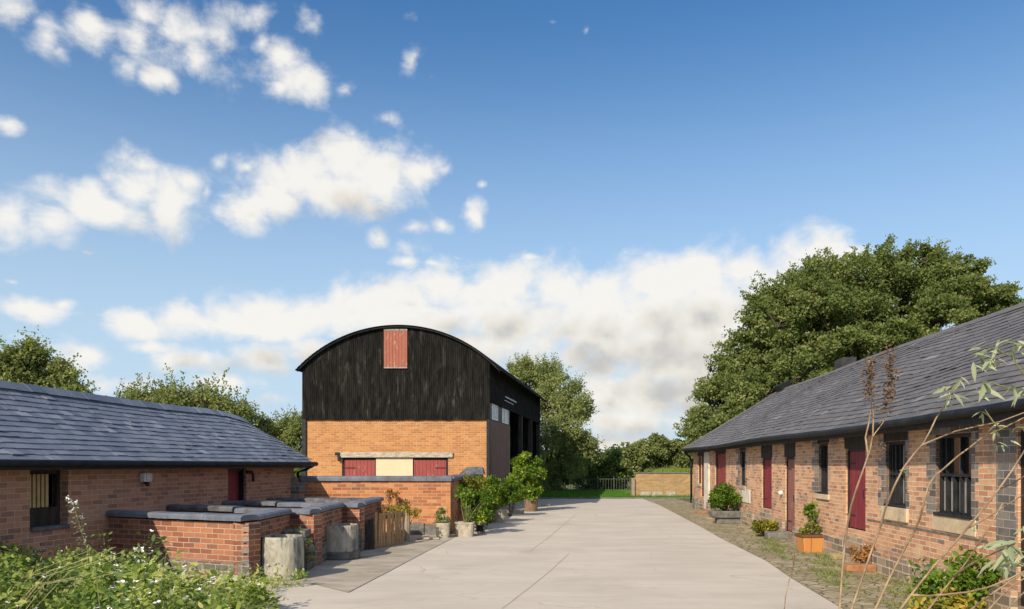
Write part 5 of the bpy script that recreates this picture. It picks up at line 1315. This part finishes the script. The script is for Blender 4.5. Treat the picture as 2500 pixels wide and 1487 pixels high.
# ================================================================ FOREGROUND LEFT UNDERGROWTH
def undergrowth():
    P, D, Nn, S, Tt = [], [], [], [], []
    st = MB(); fl = []
    rr = random.Random(21)
    def topz(px):  # skyline of the weeds in photo pixels
        return float(np.interp(px, [-200,0,90,200,260,330,420,520,600,660,700], [1290,1325,1312,1328,1345,1376,1398,1412,1428,1466,1490]))
    count = 0
    while count < 700:
        Yp = rr.uniform(4.6, 9.9); px = rr.uniform(-250, 640)
        if Yp > 9.2 and px > 480: continue
        x = (px-CX)/F*Yp
        zt = H-(topz(px)-HZ)/F*Yp
        zt *= (rr.uniform(.55, 1.02) if Yp > 6.5 else rr.uniform(.5,.95))
        zt *= .86 + .17*math.sin(x*4.1+Yp*2.3) + .10*math.sin(x*9.7-Yp)
        sprig = rr.random() < .10
        if sprig: zt *= 1.22
        if px > 400 and Yp > 7: zt = min(zt, .35+rr.uniform(0,.12))
        if zt < .12: continue
        count += 1
        lean = np.array([rr.uniform(-.25,.3)*zt, rr.uniform(-.2,.2)*zt, 0])
        b = np.array([x,Yp,0]); top = b+lean+np.array([0,0,zt]); mid = b+lean*.3+np.array([0,0,zt*.55])
        st.cur = 0; st.tube([b,mid,top],[.006,.005,.002],4,cap=False)
        n = int(50+zt*95) if not sprig else int(26+zt*30); t = rng.rand(n)**.7
        pts = b*(1-t)[:,None]**2 + 2*mid*(t*(1-t))[:,None] + top*(t**2)[:,None]
        dv = rdir(n); dv[:,2] = dv[:,2]*.5+.15
        pts = pts + norm(dv)*(rng.rand(n)*.11)[:,None]
        pts[:,2] = np.maximum(pts[:,2], .01)
        P.append(pts); D.append(dv); nn = rng.normal(size=(n,3))*.8+np.array([-.2,-.5,.7]); Nn.append(nn)
        S.append(rng.uniform(.028,.068,n)*(1.5 if rr.random() < .15 else 1)); tone = rr.gauss(.42,.2)
        Tt.append(tone + rng.normal(scale=.15,size=n) - .1*(1-t))
        if rr.random() < (.35 if px > 200 else .1):
            for q in range(rr.randint(2,6)): fl.append(top+np.array([rr.uniform(-.09,.09),rr.uniform(-.09,.09),rr.uniform(-.08,.05)]))
    # ground cover fringe at the wall foot and pavement edge
    for _ in range(150):
        px = rr.uniform(380,735); Yp = rr.uniform(9.2,10.5) if px < 640 else rr.uniform(10.2,10.9)
        if px > 640 and rr.random() < .75: continue
        x = (px-CX)/F*Yp; n = 16; h = rr.uniform(.10,.32)
        pts = np.array([x,Yp,0])+rng.normal(scale=(.07,.07,0),size=(n,3)); pts[:,2] = rng.rand(n)*h
        dv = rdir(n); dv[:,2] = abs(dv[:,2]); P.append(pts); D.append(dv); Nn.append(rng.normal(size=(n,3))*.5+np.array([0,-.2,1])); S.append(rng.uniform(.03,.075,n)); Tt.append(.72+rng.normal(scale=.16,size=n))
    P, D, Nn, S, Tt = map(np.concatenate, (P,D,Nn,S,Tt))
    root = bpy.data.objects.new('undergrowth', None); COL.objects.link(root); root.location = (-3.5,7.5,0)
    tag(root, 'dense green weeds with small white flowers filling the near left corner', 'weeds', kind='stuff')
    leaf_mesh('foliage', 'leaf_weed', P, D, Nn, S, Tt, LEAF_NEAR, parent=root)
    st.build('stem', 'stem_green', root)
    fl = np.array(fl); k = 5; idx = np.repeat(np.arange(len(fl)), k); n = len(idx)
    ang = np.tile(np.arange(k)*2*math.pi/k, len(fl)); d = np.stack([np.cos(ang),np.sin(ang),np.full(n,.35)],1)+rng.normal(scale=.2,size=(n,3))
    tilt = rng.normal(scale=.5,size=(len(fl),3))[idx]; 
    leaf_mesh('flower', 'flower', fl[idx], d+tilt*.4, np.array([0,-.4,1])+tilt, rng.uniform(.012,.030,n), np.full(n,.5), LEAF_NEAR, parent=root)
undergrowth()
def tall_weed(label, pxs, Y, leafmat, nl, lsize, name='tall_weed', r=.006, spread=.05, flowers=0, bend=0):
    pts = [PX(px,py,Y) for px,py in pxs]; b = np.array([pts[0][0], Y, 0.0])
    t = thing(name, label, 'weed', tuple(b))
    full = [b]+pts; mb = MB(); mb.tube(full, list(np.linspace(r, r*.4, len(full))), 6); mb.build('stem', 'stem_green', t)
    ts = rng.rand(nl)*(len(pts)-1); i = ts.astype(int); f = (ts-i)[:,None]; A = np.array(pts)
    i2 = np.minimum(i+1, len(pts)-1); p = A[i]*(1-f)+A[i2]*f
    d = rdir(nl); d[:,2] = d[:,2]*.4+.1
    leaf_mesh('foliage', leafmat, p+norm(d)*spread*rng.rand(nl)[:,None], d, np.array([-.2,-.3,1])+rng.normal(scale=.4,size=(nl,3)), rng.uniform(.6,1.2,nl)*lsize, .55+rng.normal(scale=.2,size=nl), LEAF_NEAR, parent=t)
    if flowers:
        for c in A[rng.randint(max(0,len(A)-2), len(A), flowers)]+rng.normal(scale=.03,size=(flowers,3)):
            leaf_mesh('flower', 'flower', np.repeat(c[None],6,0), rdir(6), rdir(6), rng.uniform(.02,.035,6), np.full(6,.5), LEAF_NEAR, parent=t)
    return t
tall_weed('tall slender grey-green weed standing above the others before the barred window', [(215,1345),(200,1300),(188,1262),(178,1225)], 7.0, 'leaf_grey', 70, .035, spread=.05, flowers=5)
tall_weed('white-flowered weed stem in front of the near pen wall', [(350,1400),(345,1365),(338,1338)], 6.8, 'leaf_weed', 40, .04, flowers=8)
tall_weed('yellow-green leafy shoot before right end of the near pen wall', [(640,1470),(630,1430),(622,1395)], 8.6, 'leaf_bright', 34, .085, spread=.12)
tall_weed('broad-leaved shoot in front of the pavement, bottom of the undergrowth', [(560,1480),(552,1450),(548,1425)], 6.5, 'leaf_bright', 26, .07, spread=.08)
tall_weed('dark green creeping shoot low beside the pavement', [(600,1487),(640,1478),(690,1476)], 6.2, 'leaf_oak', 46, .05, spread=.07)
tall_weed('yellow-green tuft at the foot of the first concrete tub', [(710,1425),(728,1412),(735,1402)], 10.4, 'leaf_bright', 40, .07, spread=.1)
def grass_stalks():
    t = thing('dry_grass_clump', 'pale dry grass stalks arching through the weeds, bottom left', 'grass clump', (-4.0,5.6,0))
    mb = MB(); rr = random.Random(2)
    for k in range(13):
        px = rr.uniform(-30,120); Y = rr.uniform(5.0,5.8); a = PX(px,1500,Y); a0 = np.array([a[0]-.1,Y,0]); L = rr.uniform(.3,.75)
        e = a+np.array([L, .15, L*.72]); m = (a+e)/2+np.array([-.05,0,.08])
        mb.tube([a0,a,m,e], [.0028,.0028,.002,.001], 4, cap=False)
    mb.build('stalk', 'straw', t)
grass_stalks()

# ================================================================ FOREGROUND RIGHT SHRUB
def buddleia():
    root = thing('buddleia_shrub', 'leggy shrub of long pale arching stems in the near right corner', 'shrub', (2.05,3.5,0))
    S = [([(2050,1487),(2056,1400),(2062,1335),(2068,1287),(2078,1235),(2092,1190),(2110,1140),(2125,1095),(2131,1060)],3.4,5.0),
         ([(2131,1060),(2133,1010),(2127,960),(2124,915),(2122,880)],3.4,3.2),
         ([(2098,1102),(2113,1068),(2122,1030),(2127,990)],3.38,3.6),
         ([(2131,1065),(2150,1040),(2170,1010),(2178,960)],3.42,2.2),
         ([(2079,1487),(2105,1410),(2133,1330),(2150,1285),(2162,1240),(2182,1190),(2206,1142),(2230,1110),(2253,1084),(2272,1050),(2285,1022),(2302,995),(2316,975)],3.5,4.6),
         ([(2137,1487),(2170,1415),(2206,1344),(2228,1305),(2245,1268),(2256,1225),(2267,1185),(2282,1162),(2303,1145),(2339,1113),(2368,1092),(2397,1069),(2445,1047),(2520,1010)],3.6,4.6),
         ([(2198,1487),(2240,1432),(2282,1380),(2320,1338),(2358,1294),(2400,1243),(2437,1196),(2470,1150),(2520,1070)],3.3,5.2),
         ([(2267,1487),(2300,1445),(2332,1406),(2355,1378),(2376,1348),(2412,1292),(2448,1229)],3.7,4.2),
         ([(2328,1406),(2350,1390),(2376,1374),(2410,1358),(2450,1340),(2510,1310)],3.45,4.2),
         ([(2231,1457),(2265,1455),(2303,1452),(2360,1446),(2412,1434),(2460,1415),(2520,1385)],3.25,4.4),
         ([(2372,1487),(2400,1465),(2434,1441),(2480,1410),(2520,1390)],3.2,4.6),
         ([(2415,1487),(2440,1460),(2466,1434),(2520,1400)],3.15,4.6),
         ([(2365,1294),(2410,1264),(2450,1238),(2520,1195)],3.5,3.8),
         ([(2253,1087),(2290,1070),(2332,1053),(2390,1040),(2440,1030),(2520,1000)],3.65,3.4),
         ([(2440,1200),(2470,1182),(2520,1150)],3.5,3.6),
         ([(2460,1487),(2490,1455),(2520,1430)],3.1,4.6),
         ([(1915,1487),(1918,1455),(1926,1420),(1935,1390),(1940,1358),(1938,1345)],3.6,2.6)]
    samples = []
    for pts, Y, wpx in S:
        ys = [Y+.12*math.sin(i*.8) for i in range(len(pts))]
        if pts[0][1] < 1480 and samples:
            near = min(samples, key=lambda q: (q[0]-pts[0][0])**2+(q[1]-pts[0][1])**2)
            ys = [near[2]+(y-near[2])*min(1, i/3) for i, y in enumerate(ys)]
            pts = [(near[0], near[1])]+pts[1:]
        p = [PX(a,b,y) for (a,b),y in zip(pts, ys)]
        for i in range(len(pts)-1):
            for t in np.linspace(0,1,12): samples.append((pts[i][0]*(1-t)+pts[i+1][0]*t, pts[i][1]*(1-t)+pts[i+1][1]*t, ys[i]*(1-t)+ys[i+1]*t))
        if pts[0][1] > 1480:
            e = p[0]; d = p[0]-p[1]; q = e+d/np.linalg.norm(d)*.35; root_pt = np.array([2.05+(e[0]-2.0)*.35, 3.5, 0.0]); 
            if pts[0][0] < 1990: root_pt = np.array([1.35,3.6,0.0])
            q[2] = max(.3, q[2]); p = [root_pt, (root_pt+q)/2+np.array([(q[0]-root_pt[0])*.1,0,.05]), q]+p
        r0 = wpx/F*Y*.60; n = len(p)
        mb = MB(); mb.tube(p, [r0*(1.15-.55*i/(n-1)) for i in range(n)], 7); mb.build('stem', 'stem_dry', root, smooth=True)
    def spray(cpx, cpy, Y, n, L, rad, mat='leaf_grey', tpl=LEAF_LANCE, tone=.55, fall=.5):
        c = PX(cpx,cpy,Y); p = c+rng.normal(scale=rad/F*Y, size=(n,3))*np.array([1,.6,.7]); d = rdir(n); d[:,2] = d[:,2]*.5-fall; 
        return p, d, np.array([-.3,-.5,.8])+rng.normal(scale=.35,size=(n,3)), rng.uniform(.5,1.0,n)*L, tone+rng.normal(scale=.2,size=n)
    A = [spray(*a) for a in ((2395,872,3.4,8,.10,14),(2425,855,3.4,7,.11,16),(2460,835,3.4,7,.11,16),(2492,840,3.4,6,.12,12),(2440,880,3.45,4,.09,12),
        (2325,950,3.45,6,.10,13),(2345,925,3.45,4,.07,8),(2318,972,3.45,4,.07,7),(2405,935,3.4,4,.13,10),(2390,960,3.4,4,.07,9),(2470,945,3.4,3,.10,7),(2495,950,3.4,4,.09,8),
        (2405,1010,3.5,4,.10,8),(2430,1045,3.55,5,.07,8),(2440,1080,3.6,4,.08,10),(2490,1045,3.5,3,.13,7),(2205,1148,3.5,3,.05,6),(2455,1330,3.4,9,.13,20),(2485,1360,3.4,9,.15,18),(2500,1290,3.4,3,.09,8),
        (2370,1290,3.5,4,.05,8),(2470,1390,3.4,4,.12,14))]
    leaf_mesh('foliage', 'leaf_grey', *[np.concatenate(x) for x in zip(*A)], LEAF_LANCE, parent=root)
    # twigs carrying the upper leaves
    mb = MB()
    for pts in ([(2520,1010),(2510,930),(2470,870),(2420,850),(2385,870)], [(2316,975),(2325,950),(2345,925)], [(2520,980),(2470,950),(2420,935),(2390,945)], [(2445,1047),(2425,1030),(2405,1000)], [(2520,860),(2490,840),(2450,835)],[(2520,1350),(2480,1345),(2450,1325)],[(2520,1380),(2490,1375),(2465,1385)]):
        mb.tube([PX(a,b,3.42) for a,b in pts], [.0035]*(len(pts)-1)+[.0015], 5)
    mb.build_split('twig', 'stem_green', root)
    # dead flower heads
    for cl, n in (([(2128,885),(2125,910),(2122,935),(2120,960)], 170), ([(2170,870),(2172,900),(2176,930),(2172,960),(2166,980)], 280), ([(2135,1085),(2150,1095)], 24), ([(2140,1000),(2148,985)],16)):
        c = np.array([PX(a,b,3.41) for a,b in cl]); i = rng.randint(0,len(c),n); p = c[i]+rng.normal(scale=(.012,.010,.022),size=(n,3))
        leaf_mesh('seed_head', 'seed_brown', p, rdir(n), rdir(n), rng.uniform(.010,.024,n), np.full(n,.5), LEAF_NEAR, parent=root)
buddleia()
